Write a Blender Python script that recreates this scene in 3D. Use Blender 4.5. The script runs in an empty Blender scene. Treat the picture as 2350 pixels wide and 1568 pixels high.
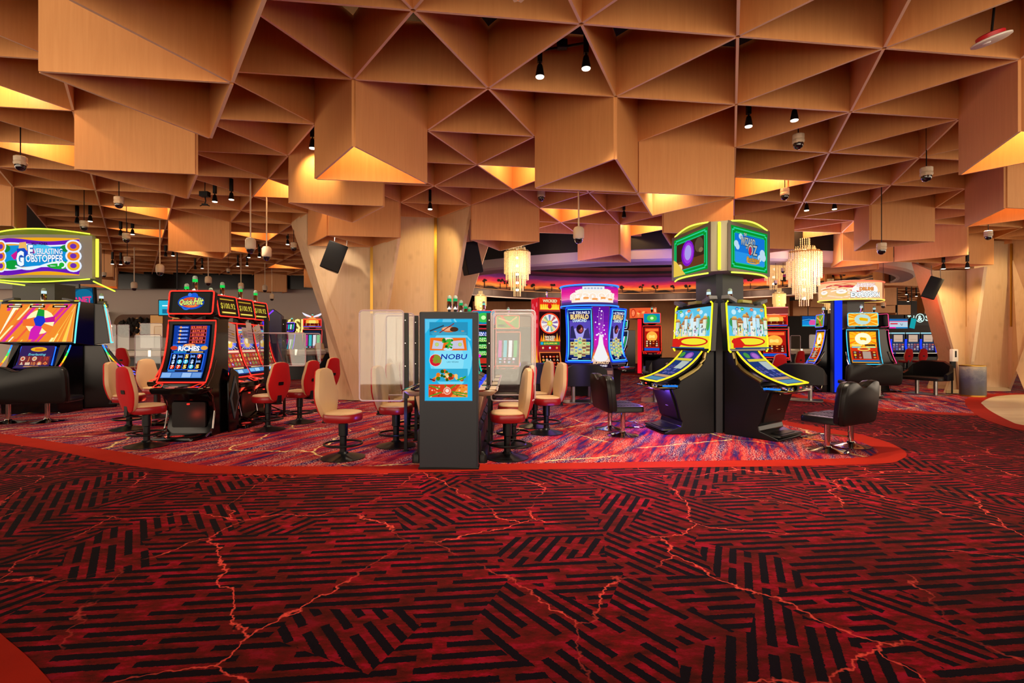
import bpy, math, random
from mathutils import Vector, Matrix
R = math.radians
rnd = random.Random(11)
SC = bpy.context.scene
COL = SC.collection
F = 1175.0                      # focal length in pixels of the 2350 px wide frame (18 mm lens)
EYE = 1.5


def P(x, y, Y):                 # photo pixel at a distance -> point
    return Vector(((x - 1175) / F * Y, Y, EYE - (y - 784) / F * Y))


def fl(x, y, z=0.0):            # photo pixel on the floor -> point
    Y = (EYE - z) * F / (y - 784)
    return Vector(((x - 1175) / F * Y, Y, z))


def lin(h):
    h = h.lstrip('#')
    out = []
    for k in (0, 2, 4):
        c = int(h[k:k + 2], 16) / 255
        out.append(c / 12.92 if c <= .04045 else ((c + .055) / 1.055) ** 2.4)
    return (*out, 1.0)


# ---------------------------------------------------------------- materials
MC = {}


def mat(name, col='#808080', rough=.5, metal=0.0, emit=None, est=0.0, coat=0.0, spec=.5, sheen=0.0):
    if name in MC:
        return MC[name]
    m = bpy.data.materials.new(name)
    m.use_nodes = True
    b = m.node_tree.nodes['Principled BSDF']
    c = lin(col) if isinstance(col, str) else (*col, 1)
    b.inputs['Base Color'].default_value = c
    b.inputs['Roughness'].default_value = rough
    b.inputs['Metallic'].default_value = metal
    b.inputs['Specular IOR Level'].default_value = spec
    b.inputs['Coat Weight'].default_value = coat
    b.inputs['Sheen Weight'].default_value = sheen
    if emit:
        b.inputs['Emission Color'].default_value = lin(emit)
        b.inputs['Emission Strength'].default_value = est
    MC[name] = m
    return m


def nd(t, typ, **kw):
    n = t.nodes.new(typ)
    for k, v in kw.items():
        if k[0] == '_':
            n.inputs[int(k[1:])].default_value = v
        else:
            setattr(n, k, v)
    return n


def mth(t, op, a, b=None, c=None):
    n = t.nodes.new('ShaderNodeMath')
    n.operation = op
    for k, v in enumerate((a, b, c)):
        if v is None:
            continue
        if isinstance(v, (int, float)):
            n.inputs[k].default_value = v
        else:
            t.links.new(v, n.inputs[k])
    return n.outputs[0]


def mix(t, fac, a, b, typ='MIX'):
    n = t.nodes.new('ShaderNodeMix')
    n.data_type = 'RGBA'
    n.blend_type = typ
    for k, v in ((0, fac), (6, a), (7, b)):
        if isinstance(v, (int, float)):
            n.inputs[k].default_value = v
        elif isinstance(v, tuple):
            n.inputs[k].default_value = v
        elif isinstance(v, str):
            n.inputs[k].default_value = lin(v)
        else:
            t.links.new(v, n.inputs[k])
    return n.outputs[2]


def ramp(t, fac, stops, interp='LINEAR'):
    n = t.nodes.new('ShaderNodeValToRGB')
    n.color_ramp.interpolation = interp
    e = n.color_ramp.elements
    while len(e) < len(stops):
        e.new(.5)
    for k, (p, c) in enumerate(stops):
        e[k].position = p
        e[k].color = lin(c) if isinstance(c, str) else (c, c, c, 1)
    t.links.new(fac, n.inputs[0])
    return n.outputs[0]


def noise(t, vec, scale, detail=3, rough=.5, dist=0.0):
    n = nd(t, 'ShaderNodeTexNoise')
    n.inputs['Scale'].default_value = scale
    n.inputs['Detail'].default_value = detail
    n.inputs['Roughness'].default_value = rough
    n.inputs['Distortion'].default_value = dist
    if vec is not None:
        t.links.new(vec, n.inputs['Vector'])
    return n


def mapping(t, vec, loc=(0, 0, 0), rot=(0, 0, 0), scale=(1, 1, 1)):
    n = nd(t, 'ShaderNodeMapping')
    n.inputs['Location'].default_value = loc
    n.inputs['Rotation'].default_value = rot
    n.inputs['Scale'].default_value = scale
    t.links.new(vec, n.inputs['Vector'])
    return n.outputs[0]


def newmat(name):
    m = bpy.data.materials.new(name)
    m.use_nodes = True
    t = m.node_tree
    return m, t, t.nodes['Principled BSDF']


def bump(t, b, h, st=.2, dist=.01):
    n = nd(t, 'ShaderNodeBump')
    n.inputs['Strength'].default_value = st
    n.inputs['Distance'].default_value = dist
    t.links.new(h, n.inputs['Height'])
    t.links.new(n.outputs[0], b.inputs['Normal'])


def wood(name, c0, c1, sc=1.0, knots=False, rough=.45):
    m, t, b = newmat(name)
    g = nd(t, 'ShaderNodeNewGeometry').outputs['Position']
    v = mapping(t, g, scale=(9 * sc, 9 * sc, .55 * sc))
    n1 = noise(t, v, 3.0, 4, .6, .4).outputs[0]
    n2 = noise(t, mapping(t, g, scale=(.6, .6, .25)), 1.3, 2).outputs[0]
    f = mth(t, 'ADD', mth(t, 'MULTIPLY', n1, .55), mth(t, 'MULTIPLY', n2, .3))
    c = ramp(t, f, [(.25, c1), (.62, c0)])
    if knots:
        vo = nd(t, 'ShaderNodeTexVoronoi')
        vo.inputs['Scale'].default_value = 3.2
        t.links.new(mapping(t, g, scale=(1, 1, .8)), vo.inputs['Vector'])
        k = ramp(t, vo.outputs['Distance'], [(.04, 1.0), (.3, 0.0)])
        c = mix(t, mth(t, 'MULTIPLY', k, .3), c, '#9c7a56')
    t.links.new(c, b.inputs['Base Color'])
    b.inputs['Roughness'].default_value = rough
    b.inputs['Specular IOR Level'].default_value = .35
    MC[name] = m
    return m


def emat(col, st=1.0, light=False):
    k = ('E', col, st, light)
    if k in MC:
        return MC[k]
    m = bpy.data.materials.new('glow_' + col.strip('#'))
    m.use_nodes = True
    t = m.node_tree
    t.nodes.clear()
    e = nd(t, 'ShaderNodeEmission')
    e.inputs[0].default_value = lin(col)
    e.inputs[1].default_value = st
    o = nd(t, 'ShaderNodeOutputMaterial')
    t.links.new(e.outputs[0], o.inputs[0])
    m.cycles.emission_sampling = 'AUTO' if light else 'NONE'
    MC[k] = m
    return m


# ---------------------------------------------------------------- mesh builder
class MB:
    def __init__(s, m=None):
        s.v, s.f, s.mi, s.ms = [], [], [], []
        s.cur = 0
        s.M = Matrix.Identity(4)
        if m:
            s.use(m)

    def use(s, m):
        if m not in s.ms:
            s.ms.append(m)
        s.cur = s.ms.index(m)
        return s

    def add(s, vs, fs):
        o = len(s.v)
        s.v += [s.M @ Vector(p) for p in vs]
        for f in fs:
            s.f.append([o + k for k in f])
            s.mi.append(s.cur)
        return s

    def poly(s, pts):
        return s.add(pts, [list(range(len(pts)))])

    def box(s, c, d, rot=None):
        x, y, z = d[0] / 2, d[1] / 2, d[2] / 2
        vs = [Vector((a * x, b * y, e * z)) for a in (-1, 1) for b in (-1, 1) for e in (-1, 1)]
        if rot is not None:
            vs = [rot @ p for p in vs]
        c = Vector(c)
        return s.add([p + c for p in vs], [(0, 1, 3, 2), (4, 6, 7, 5), (0, 4, 5, 1), (2, 3, 7, 6), (0, 2, 6, 4), (1, 5, 7, 3)])

    def loft(s, loops, cap=True, closed=True):
        n = len(loops[0])
        vs = [p for l in loops for p in l]
        fs = []
        for a in range(len(loops) - 1):
            for k in range(n if closed else n - 1):
                q = (k + 1) % n
                fs.append((a * n + k, a * n + q, (a + 1) * n + q, (a + 1) * n + k))
        if cap:
            fs.append(tuple(range(n - 1, -1, -1)))
            fs.append(tuple((len(loops) - 1) * n + k for k in range(n)))
        return s.add(vs, fs)

    def prism(s, poly, a, b, axis='x'):
        f = {'x': lambda p, q: (q, p[0], p[1]), 'y': lambda p, q: (p[0], q, p[1]), 'z': lambda p, q: (p[0], p[1], q)}[axis]
        return s.loft([[f(p, a) for p in poly], [f(p, b) for p in poly]])

    def lathe(s, prof, n=20, c=(0, 0, 0)):
        return s.loft([[(c[0] + r * math.cos(2 * math.pi * k / n), c[1] + r * math.sin(2 * math.pi * k / n), c[2] + z) for k in range(n)] for r, z in prof])

    def tube(s, pts, r, n=8, closed=False):
        pts = [Vector(p) for p in pts]
        loops = []
        m = len(pts)
        for k, p in enumerate(pts):
            if closed:
                t = pts[(k + 1) % m] - pts[k - 1]
            else:
                t = pts[min(k + 1, m - 1)] - pts[max(k - 1, 0)]
            t.normalize()
            up = Vector((0, 0, 1)) if abs(t.z) < .9 else Vector((1, 0, 0))
            a = t.cross(up).normalized()
            b = a.cross(t)
            loops.append([p + (a * math.cos(2 * math.pi * q / n) + b * math.sin(2 * math.pi * q / n)) * r for q in range(n)])
        if closed:
            loops.append(loops[0])
        return s.loft(loops, cap=not closed)

    def build(s, name, parent=None, smooth=True, bevel=0.0, seg=2):
        me = bpy.data.meshes.new(name)
        me.from_pydata([tuple(p) for p in s.v], [], s.f)
        for m in s.ms:
            me.materials.append(m)
        me.polygons.foreach_set('material_index', s.mi)
        if smooth:
            me.polygons.foreach_set('use_smooth', [True] * len(s.f))
            me.set_sharp_from_angle(angle=R(38))
        me.update()
        o = bpy.data.objects.new(name, me)
        COL.objects.link(o)
        if parent:
            o.parent = parent
        if bevel:
            b = o.modifiers.new('b', 'BEVEL')
            b.width = bevel
            b.segments = seg
            b.limit_method = 'ANGLE'
            b.angle_limit = R(40)
        return o


def tag(o, label=None, cat=None, group=None, kind=None):
    if label:
        o['label'] = label
    if cat:
        o['category'] = cat
    if group:
        o['group'] = group
    if kind:
        o['kind'] = kind
    return o


def thing(name, label, cat, loc=(0, 0, 0), rotz=0.0, group=None, scale=1.0):
    o = bpy.data.objects.new(name, None)
    COL.objects.link(o)
    o.empty_display_size = .1
    o.location = loc
    o.rotation_euler = (0, 0, rotz)
    o.scale = (scale,) * 3
    return tag(o, label, cat, group)


def face(deg):                  # z rotation that turns a local -Y front towards a world angle
    return R(deg + 90)


KIDS = {}


def tree(o):
    if o.name not in KIDS:
        KIDS[o.name] = [c for c in bpy.data.objects if c.parent == o]
    return KIDS[o.name]


def dup(root, loc, rotz=0.0, label=None, group=None, scale=None):
    r = root.copy()
    COL.objects.link(r)
    r.location = loc
    r.rotation_euler = (0, 0, rotz)
    if scale:
        r.scale = (scale,) * 3
    if label:
        r['label'] = label
    if group:
        r['group'] = group
    for ch in tree(root):
        c = ch.copy()
        COL.objects.link(c)
        c.parent = r
        for g in tree(ch):
            d = g.copy()
            COL.objects.link(d)
            d.parent = c
    return r


# ---------------------------------------------------------------- flat art on screens and signs (all sizes in metres on the surface)
TG = {}


def text_geo(s, bold):
    k = (s, bold)
    if k not in TG:
        cu = bpy.data.curves.new('lettering', 'FONT')
        cu.body = s
        cu.size = 1.0
        cu.offset = bold
        cu.resolution_u = 2
        o = bpy.data.objects.new('lettering', cu)
        COL.objects.link(o)
        dg = bpy.context.evaluated_depsgraph_get()
        me = bpy.data.meshes.new_from_object(o.evaluated_get(dg))
        vs = [(p.co.x, p.co.y) for p in me.vertices]
        fs = [tuple(p.vertices) for p in me.polygons]
        bpy.data.objects.remove(o)
        bpy.data.curves.remove(cu)
        bpy.data.meshes.remove(me)
        TG[k] = (vs, fs)
    return TG[k]


class Art:
    def __init__(s, fmap, st=1.0, step=.0007, d0=.001):
        s.mb = MB()
        s.f = fmap
        s.st = st
        s.d = d0
        s.step = step
        s.lit = True

    def _m(s, c):
        if not isinstance(c, str):
            s.mb.use(c)
        elif s.lit:
            s.mb.use(emat(c, s.st))
        else:
            s.mb.use(mat('paint_' + c.strip('#'), c, .6))

    def poly(s, pts, c, fan=False):
        s._m(c)
        s.d += s.step
        q = [s.f(u, v, s.d) for u, v in pts]
        if fan:
            cu = sum(p[0] for p in pts) / len(pts)
            cv = sum(p[1] for p in pts) / len(pts)
            q.append(s.f(cu, cv, s.d))
            n = len(pts)
            s.mb.add(q, [(k, (k + 1) % n, n) for k in range(n)])
        else:
            s.mb.poly(q)
        return s

    def rect(s, u0, v0, u1, v1, c, n=1, m=1):
        s._m(c)
        s.d += s.step
        vs = [s.f(u0 + (u1 - u0) * a / m, v0 + (v1 - v0) * k / n, s.d) for k in range(n + 1) for a in range(m + 1)]
        fs = [(k * (m + 1) + a, k * (m + 1) + a + 1, (k + 1) * (m + 1) + a + 1, (k + 1) * (m + 1) + a) for k in range(n) for a in range(m)]
        s.mb.add(vs, fs)
        return s

    def circ(s, u, v, r, c, rv=None, n=16):
        rv = rv or r
        return s.poly([(u + r * math.cos(2 * math.pi * k / n), v + rv * math.sin(2 * math.pi * k / n)) for k in range(n)], c, True)

    def ring(s, u, v, r0, r1, c, n=20, a0=0, a1=360, ry=1.0):
        s._m(c)
        s.d += s.step
        vs = []
        for k in range(n + 1):
            a = R(a0 + (a1 - a0) * k / n)
            for r in (r0, r1):
                vs.append(s.f(u + r * math.cos(a), v + ry * r * math.sin(a), s.d))
        s.mb.add(vs, [(2 * k, 2 * k + 1, 2 * k + 3, 2 * k + 2) for k in range(n)])
        return s

    def line(s, pts, w, c):
        s._m(c)
        s.d += s.step
        vs = []
        for k, p in enumerate(pts):
            a = pts[max(k - 1, 0)]
            b = pts[min(k + 1, len(pts) - 1)]
            dx, dy = b[0] - a[0], b[1] - a[1]
            l = math.hypot(dx, dy) or 1
            nx, ny = -dy / l * w / 2, dx / l * w / 2
            vs += [s.f(p[0] + nx, p[1] + ny, s.d), s.f(p[0] - nx, p[1] - ny, s.d)]
        s.mb.add(vs, [(2 * k, 2 * k + 1, 2 * k + 3, 2 * k + 2) for k in range(len(pts) - 1)])
        return s

    def frame(s, u0, v0, u1, v1, w, c, n=1):
        for q in ((u0, v0, u1, v0 + w), (u0, v1 - w, u1, v1), (u0, v0, u0 + w, v1), (u1 - w, v0, u1, v1)):
            s.rect(*q, c, n)
        return s

    def text(s, txt, u, v, h, c, w=None, bold=.02, shear=0.0, back=None, bw=.05, curve=0.0):
        vs, fs = text_geo(txt, bold)
        if not vs:
            return s
        x0, x1 = min(p[0] for p in vs), max(p[0] for p in vs)
        sc = h / .72
        sx = sc if w is None else w / (x1 - x0)
        mid = (x0 + x1) / 2

        def put(vv, ff, cc):
            s._m(cc)
            s.d += s.step
            out = []
            for x, y in vv:
                X = (x - mid) * sx
                out.append(s.f(u + X + shear * y * sc, v + (y - .35) * sc - curve * X * X, s.d))
            s.mb.add(out, ff)
        if back:
            bv, bf = text_geo(txt, bold + bw)
            put(bv, bf, back)
        put(vs, fs, c)
        return s

    def build(s, name, parent):
        o = s.mb.build(name, parent, smooth=False)
        return o


def flat(w, h, c, tilt=0.0, rz=0.0):
    """panel of w x h centred at c, front towards local -Y, tilted back by tilt; returns map(u,v,d)"""
    M = Matrix.Translation(Vector(c)) @ Matrix.Rotation(rz, 4, 'Z') @ Matrix.Rotation(-tilt, 4, 'X')
    return lambda u, v, d: M @ Vector((u - w / 2, -d, v - h / 2))


def curve_map(pts, w):
    """surface of width w whose side profile is the polyline pts (y,z), bottom to top, front towards -Y"""
    pts = [Vector((0, a, b)) for a, b in pts]
    L = [0]
    for a, b in zip(pts, pts[1:]):
        L.append(L[-1] + (b - a).length)

    def f(u, v, d):
        v = min(max(v, 0), L[-1])
        k = 0
        while k < len(L) - 2 and v > L[k + 1]:
            k += 1
        t = (v - L[k]) / (L[k + 1] - L[k])
        p = pts[k].lerp(pts[k + 1], t)
        tg = (pts[k + 1] - pts[k]).normalized()
        n = Vector((0, -tg.z, tg.y))
        return Vector((u - w / 2, p.y + n.y * d, p.z + n.z * d))
    f.H = L[-1]
    return f


def bez(p0, p1, p2, n=10):
    return [((1 - t) ** 2 * p0[0] + 2 * t * (1 - t) * p1[0] + t * t * p2[0], (1 - t) ** 2 * p0[1] + 2 * t * (1 - t) * p1[1] + t * t * p2[1]) for t in [k / n for k in range(n + 1)]]


def rrect(w, d, r, n=4, c=(0, 0)):
    o = []
    for cx, cy, a0 in ((w / 2 - r, d / 2 - r, 0), (-w / 2 + r, d / 2 - r, 90), (-w / 2 + r, -d / 2 + r, 180), (w / 2 - r, -d / 2 + r, 270)):
        for k in range(n + 1):
            a = R(a0 + 90 * k / n)
            o.append((c[0] + cx + r * math.cos(a), c[1] + cy + r * math.sin(a)))
    return o


def spot(loc, to, power, col=(1, .78, .5), ang=70, blend=.6, r=.04):
    l = bpy.data.lights.new('downlight_beam', 'SPOT')
    l.energy = power
    l.color = col
    l.spot_size = R(ang)
    l.spot_blend = blend
    l.shadow_soft_size = r
    o = bpy.data.objects.new('downlight_beam', l)
    COL.objects.link(o)
    o.location = loc
    o.rotation_euler = (Vector(to) - Vector(loc)).to_track_quat('-Z', 'Y').to_euler()
    return o


def point(loc, power, col=(1, .6, .25), r=.06):
    l = bpy.data.lights.new('lamp_glow', 'POINT')
    l.energy = power
    l.color = col
    l.shadow_soft_size = r
    o = bpy.data.objects.new('lamp_glow', l)
    COL.objects.link(o)
    o.location = loc
    return o


# common materials
BLACK = mat('black_plastic', '#060607', .42, spec=.25)
SATIN = mat('satin_black', '#0d0f12', .34, spec=.3)
GLOSS = mat('gloss_black', '#050506', .14, spec=.35)
CHROME = mat('chrome', '#c9c4bd', .08, 1.0)
STEEL = mat('brushed_steel', '#9a9894', .28, 1.0)
GREY = mat('grey_metal_paint', '#55565a', .45)
DARKGREY = mat('charcoal_metal', '#2a2f36', .42, spec=.3)
ALU = mat('dark_aluminium', '#181914', .4, .4)
LEATHER = mat('black_leather', '#070606', .36, spec=.3)
LEATHER2 = mat('charcoal_leather', '#171412', .45, spec=.3)
BEIGE = mat('beige_vinyl', '#c9a67c', .42)
DCHROME = mat('dark_chrome', '#7a7470', .14, 1.0)
REDV = mat('red_vinyl', '#8e1116', .3)
VELVET = mat('red_velvet', '#b50e14', .85, sheen=.05, spec=.2)
WHITE = mat('white_plastic', '#d9d2c8', .45)
CREAM = mat('cream_plastic', '#cdb99c', .5)
BRASS = mat('brass', '#b98d3c', .3, 1.0)
PAPER = mat('paper', '#d8d0c4', .8)
WOOD = wood('maple_veneer', '#e2a468', '#d49459')
BIRCH = wood('birch_panel', '#e6cba6', '#dabb8e', 1.0, True)
EDGE = mat('panel_edge', '#f0d2ac', .5)


def clear(name, col, fac, rough=.05, emit=None, est=0.0, shiny=False):
    """thin clear sheet: mostly see-through with a sheen"""
    m = bpy.data.materials.new(name)
    m.use_nodes = True
    t = m.node_tree
    t.nodes.clear()
    tr = nd(t, 'ShaderNodeBsdfTransparent')
    tr.inputs[0].default_value = lin(col)
    pr = nd(t, 'ShaderNodeBsdfGlossy' if shiny else 'ShaderNodeBsdfPrincipled')
    pr.inputs[0].default_value = lin(col)
    pr.inputs['Roughness'].default_value = rough
    if emit:
        pr.inputs['Emission Color'].default_value = lin(emit)
        pr.inputs['Emission Strength'].default_value = est
    mx = nd(t, 'ShaderNodeMixShader')
    mx.inputs[0].default_value = fac
    t.links.new(tr.outputs[0], mx.inputs[1])
    t.links.new(pr.outputs[0], mx.inputs[2])
    o = nd(t, 'ShaderNodeOutputMaterial')
    t.links.new(mx.outputs[0], o.inputs[0])
    MC[name] = m
    return m


LIME = clear('lime_acrylic', '#c8e878', .35, .1, '#b8e030', .35)
PLEXI = clear('clear_acrylic', '#f4f6f6', .055, .03, shiny=True)
RIM = clear('acrylic_rim', '#e8d4dc', .62, .2)
# ================================================================ camera, world, colour management
cd = bpy.data.cameras.new('camera')
cd.lens = 18
cd.sensor_width = 36
cd.clip_end = 300
cam = bpy.data.objects.new('camera', cd)
COL.objects.link(cam)
cam.location = (0, 0, EYE)
cam.rotation_euler = (R(90), 0, 0)
SC.camera = cam
vs_ = SC.view_settings
vs_.view_transform = 'Standard'
vs_.look = 'None'
vs_.gamma = 1
vs_.use_curve_mapping = False
vs_.exposure = 0.0
SC.cycles.max_bounces = 7
SC.cycles.diffuse_bounces = 4
SC.cycles.glossy_bounces = 3
SC.cycles.transparent_max_bounces = 12
SC.cycles.caustics_reflective = False
SC.cycles.caustics_refractive = False
SC.cycles.sample_clamp_indirect = 4
SC.cycles.use_fast_gi = False
SC.cycles.adaptive_threshold = .015

wd = bpy.data.worlds.new('hall_light')
SC.world = wd
wd.use_nodes = True
bg = wd.node_tree.nodes['Background']
bg.inputs[0].default_value = (1.0, .785, .585, 1)
bg.inputs[1].default_value = 3.7


# ================================================================ carpets
def crack_lines(t, pos, scale, width, seed, soft=.5):
    """thin wandering branching lines: edges of big distorted cells"""
    n = noise(t, pos, 1.7, 5, .62)
    off = nd(t, 'ShaderNodeVectorMath', operation='MULTIPLY_ADD')
    t.links.new(n.outputs['Color'], off.inputs[0])
    off.inputs[1].default_value = (.55, .55, 0)
    t.links.new(pos, off.inputs[2])
    vo = nd(t, 'ShaderNodeTexVoronoi', voronoi_dimensions='2D', feature='DISTANCE_TO_EDGE')
    vo.inputs['Scale'].default_value = scale
    t.links.new(mapping(t, off.outputs[0], loc=(seed, seed * 2, 0)), vo.inputs['Vector'])
    l = ramp(t, vo.outputs['Distance'], [(width * .45, 1.0), (width, 0.0)])
    gate = ramp(t, noise(t, pos, .9, 2).outputs[0], [(.40, 0.0), (.55, 1.0)])
    return mth(t, 'MULTIPLY', l, gate)


def carpet_dark():
    m, t, b = newmat('dark_stripe_carpet')
    pos = nd(t, 'ShaderNodeNewGeometry').outputs['Position']
    # patches whose stripes run along one of three directions
    v2 = nd(t, 'ShaderNodeTexVoronoi', voronoi_dimensions='2D')
    v2.inputs['Scale'].default_value = 2.0
    t.links.new(mapping(t, pos, rot=(0, 0, R(-36)), scale=(1, .75, 1)), v2.inputs['Vector'])
    sel = nd(t, 'ShaderNodeSeparateColor')
    t.links.new(v2.outputs['Color'], sel.inputs[0])
    ang = ramp(t, sel.outputs[0], [(0, .035), (.58, .368), (.78, .702)], 'CONSTANT')   # 6, 66 and 126 degrees as a part of pi
    jit = noise(t, pos, 55, 3, .7).outputs['Color']
    pj = nd(t, 'ShaderNodeVectorMath', operation='MULTIPLY_ADD')
    t.links.new(jit, pj.inputs[0])
    pj.inputs[1].default_value = (.022, .022, 0)
    t.links.new(pos, pj.inputs[2])
    ro = nd(t, 'ShaderNodeVectorRotate', rotation_type='Z_AXIS')
    t.links.new(pj.outputs[0], ro.inputs['Vector'])
    a2 = mth(t, 'MULTIPLY', ang, -math.pi)
    t.links.new(a2, ro.inputs['Angle'])
    sx = nd(t, 'ShaderNodeSeparateXYZ')
    t.links.new(ro.outputs[0], sx.inputs[0])
    per = .094
    row = mth(t, 'DIVIDE', sx.outputs[1], per)
    rid = mth(t, 'FLOOR', row)
    fr = mth(t, 'FRACT', row)
    wn = nd(t, 'ShaderNodeTexWhiteNoise', noise_dimensions='1D')
    t.links.new(mth(t, 'ADD', rid, .5), wn.inputs['W'])
    seg = mth(t, 'ADD', mth(t, 'DIVIDE', sx.outputs[0], .72), mth(t, 'MULTIPLY', wn.outputs[0], 9.0))
    sid = mth(t, 'FLOOR', seg)
    wn2 = nd(t, 'ShaderNodeTexWhiteNoise', noise_dimensions='2D')
    cv = nd(t, 'ShaderNodeCombineXYZ')
    t.links.new(rid, cv.inputs[0])
    t.links.new(sid, cv.inputs[1])
    t.links.new(cv.outputs[0], wn2.inputs['Vector'])
    sf = mth(t, 'FRACT', seg)
    cut = mth(t, 'MULTIPLY', mth(t, 'GREATER_THAN', sf, .1), mth(t, 'LESS_THAN', sf, mth(t, 'ADD', .72, mth(t, 'MULTIPLY', wn2.outputs[0], .6))))
    dark = mth(t, 'MULTIPLY', mth(t, 'LESS_THAN', fr, .5), cut)
    n1 = noise(t, mapping(t, pos, rot=(0, 0, R(-6)), scale=(1, 2.2, 1)), 5.0, 6, .72).outputs[0]
    n2 = ramp(t, noise(t, pos, 1.3, 3).outputs[0], [(.4, 0.0), (.62, 1.0)])
    red = ramp(t, n1, [(.34, '#421007'), (.44, '#6a160e'), (.52, '#8a0e15'), (.60, '#b60e2e'), (.70, '#a21c42')])
    red = mix(t, mth(t, 'MULTIPLY', n2, .6), red, '#4a150b')
    pile = noise(t, pos, 260, 1).outputs[0]
    blk = mix(t, n1, '#0b0709', '#160a18')
    c = mix(t, dark, red, blk)
    c = mix(t, mth(t, 'MULTIPLY', pile, .38), c, '#08040a')
    cr = crack_lines(t, pos, .78, .0055, 3.3)
    c = mix(t, mth(t, 'MULTIPLY', cr, .9), c, '#ff5a4c')
    t.links.new(c, b.inputs['Base Color'])
    b.inputs['Roughness'].default_value = .95
    b.inputs['Specular IOR Level'].default_value = .1
    bump(t, b, pile, .25, .006)
    MC['carpet_dark'] = m
    return m


def carpet_bright():
    m, t, b = newmat('bright_streak_carpet')
    pos = nd(t, 'ShaderNodeNewGeometry').outputs['Position']
    rp = mapping(t, pos, rot=(0, 0, R(-66.3)))
    s = noise(t, mapping(t, rp, scale=(.55, 5.2, 1)), 1.6, 5, .68, .25).outputs[0]
    base = ramp(t, s, [(.30, '#1e104a'), (.41, '#2e1a60'), (.47, '#741838'), (.54, '#ac1c2a'), (.62, '#d04c38'), (.72, '#48144a')])
    br = noise(t, mapping(t, rp, scale=(2, 9, 1)), 3.5, 3).outputs[0]
    base = mix(t, ramp(t, br, [(.55, 0.0), (.68, .75)]), base, '#30184e')
    vo = nd(t, 'ShaderNodeTexVoronoi', voronoi_dimensions='2D')
    vo.inputs['Scale'].default_value = 42
    t.links.new(mapping(t, rp, scale=(.62, 1, 1)), vo.inputs['Vector'])
    dots = ramp(t, vo.outputs['Distance'], [(.22, 1.0), (.36, 0.0)])
    zone = ramp(t, noise(t, mapping(t, rp, scale=(.6, 2.2, 1)), 1.5, 3, .6).outputs[0], [(.44, 0.0), (.60, 1.0)])
    d = mth(t, 'MULTIPLY', dots, zone)
    c = mix(t, mth(t, 'MULTIPLY', d, .8), base, '#ecbcae')
    cr = crack_lines(t, pos, .5, .009, 7.7)
    c = mix(t, cr, c, '#ffe39a')
    pile = noise(t, pos, 240, 1).outputs[0]
    c = mix(t, mth(t, 'MULTIPLY', pile, .22), c, '#1a0818')
    t.links.new(c, b.inputs['Base Color'])
    b.inputs['Roughness'].default_value = .95
    b.inputs['Specular IOR Level'].default_value = .1
    bump(t, b, pile, .2, .006)
    MC['carpet_bright'] = m
    return m


def carpet_red():
    m, t, b = newmat('plain_red_carpet')
    pos = nd(t, 'ShaderNodeNewGeometry').outputs['Position']
    n = noise(t, pos, 3, 4).outputs[0]
    p = noise(t, pos, 240, 1).outputs[0]
    c = mix(t, n, '#9c1e0e', '#b82814')
    c = mix(t, mth(t, 'MULTIPLY', p, .25), c, '#4a0a04')
    t.links.new(c, b.inputs['Base Color'])
    b.inputs['Roughness'].default_value = .95
    b.inputs['Specular IOR Level'].default_value = .1
    MC['carpet_red'] = m
    return m


def stone():
    m, t, b = newmat('beige_stone_floor')
    pos = nd(t, 'ShaderNodeNewGeometry').outputs['Position']
    br = nd(t, 'ShaderNodeTexBrick')
    t.links.new(mapping(t, pos, scale=(1, 1, 1)), br.inputs['Vector'])
    br.inputs['Scale'].default_value = 1.0
    br.inputs['Color1'].default_value = lin('#dcc8a0')
    br.inputs['Color2'].default_value = lin('#cbb288')
    br.inputs['Mortar'].default_value = lin('#bfa680')
    br.inputs['Mortar Size'].default_value = .006
    n = noise(t, mapping(t, pos, scale=(1, 4, 1)), 2.5, 4).outputs[0]
    c = mix(t, mth(t, 'MULTIPLY', n, .5), br.outputs[0], '#e8d8b4')
    t.links.new(c, b.inputs['Base Color'])
    b.inputs['Roughness'].default_value = .35
    return m


CD, CB, CR, ST = carpet_dark(), carpet_bright(), carpet_red(), stone()


def smooth(pts, n=5):
    """Catmull-Rom through the points"""
    o = []
    for k in range(len(pts) - 1):
        p0, p1, p2, p3 = pts[max(k - 1, 0)], pts[k], pts[k + 1], pts[min(k + 2, len(pts) - 1)]
        for q in range(n):
            s = q / n
            o.append(tuple(.5 * (2 * p1[a] + (p2[a] - p0[a]) * s + (2 * p0[a] - 5 * p1[a] + 4 * p2[a] - p3[a]) * s * s + (3 * p1[a] - p0[a] - 3 * p2[a] + p3[a]) * s ** 3) for a in (0, 1)))
    o.append(tuple(pts[-1]))
    return o


def plate(name, pts, m, z):
    mb = MB(m)
    mb.prism(pts, -.05, z, 'z')
    return tag(mb.build(name, smooth=False), kind='structure')


mb = MB(CD)
mb.box((-9, 18, -.1), (90, 44, .2))
tag(mb.build('floor', smooth=False), 'dark red and black striped carpet in the aisle', kind='structure')


def fxy(pts):
    return [tuple(fl(*p)[:2]) for p in pts]


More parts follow.
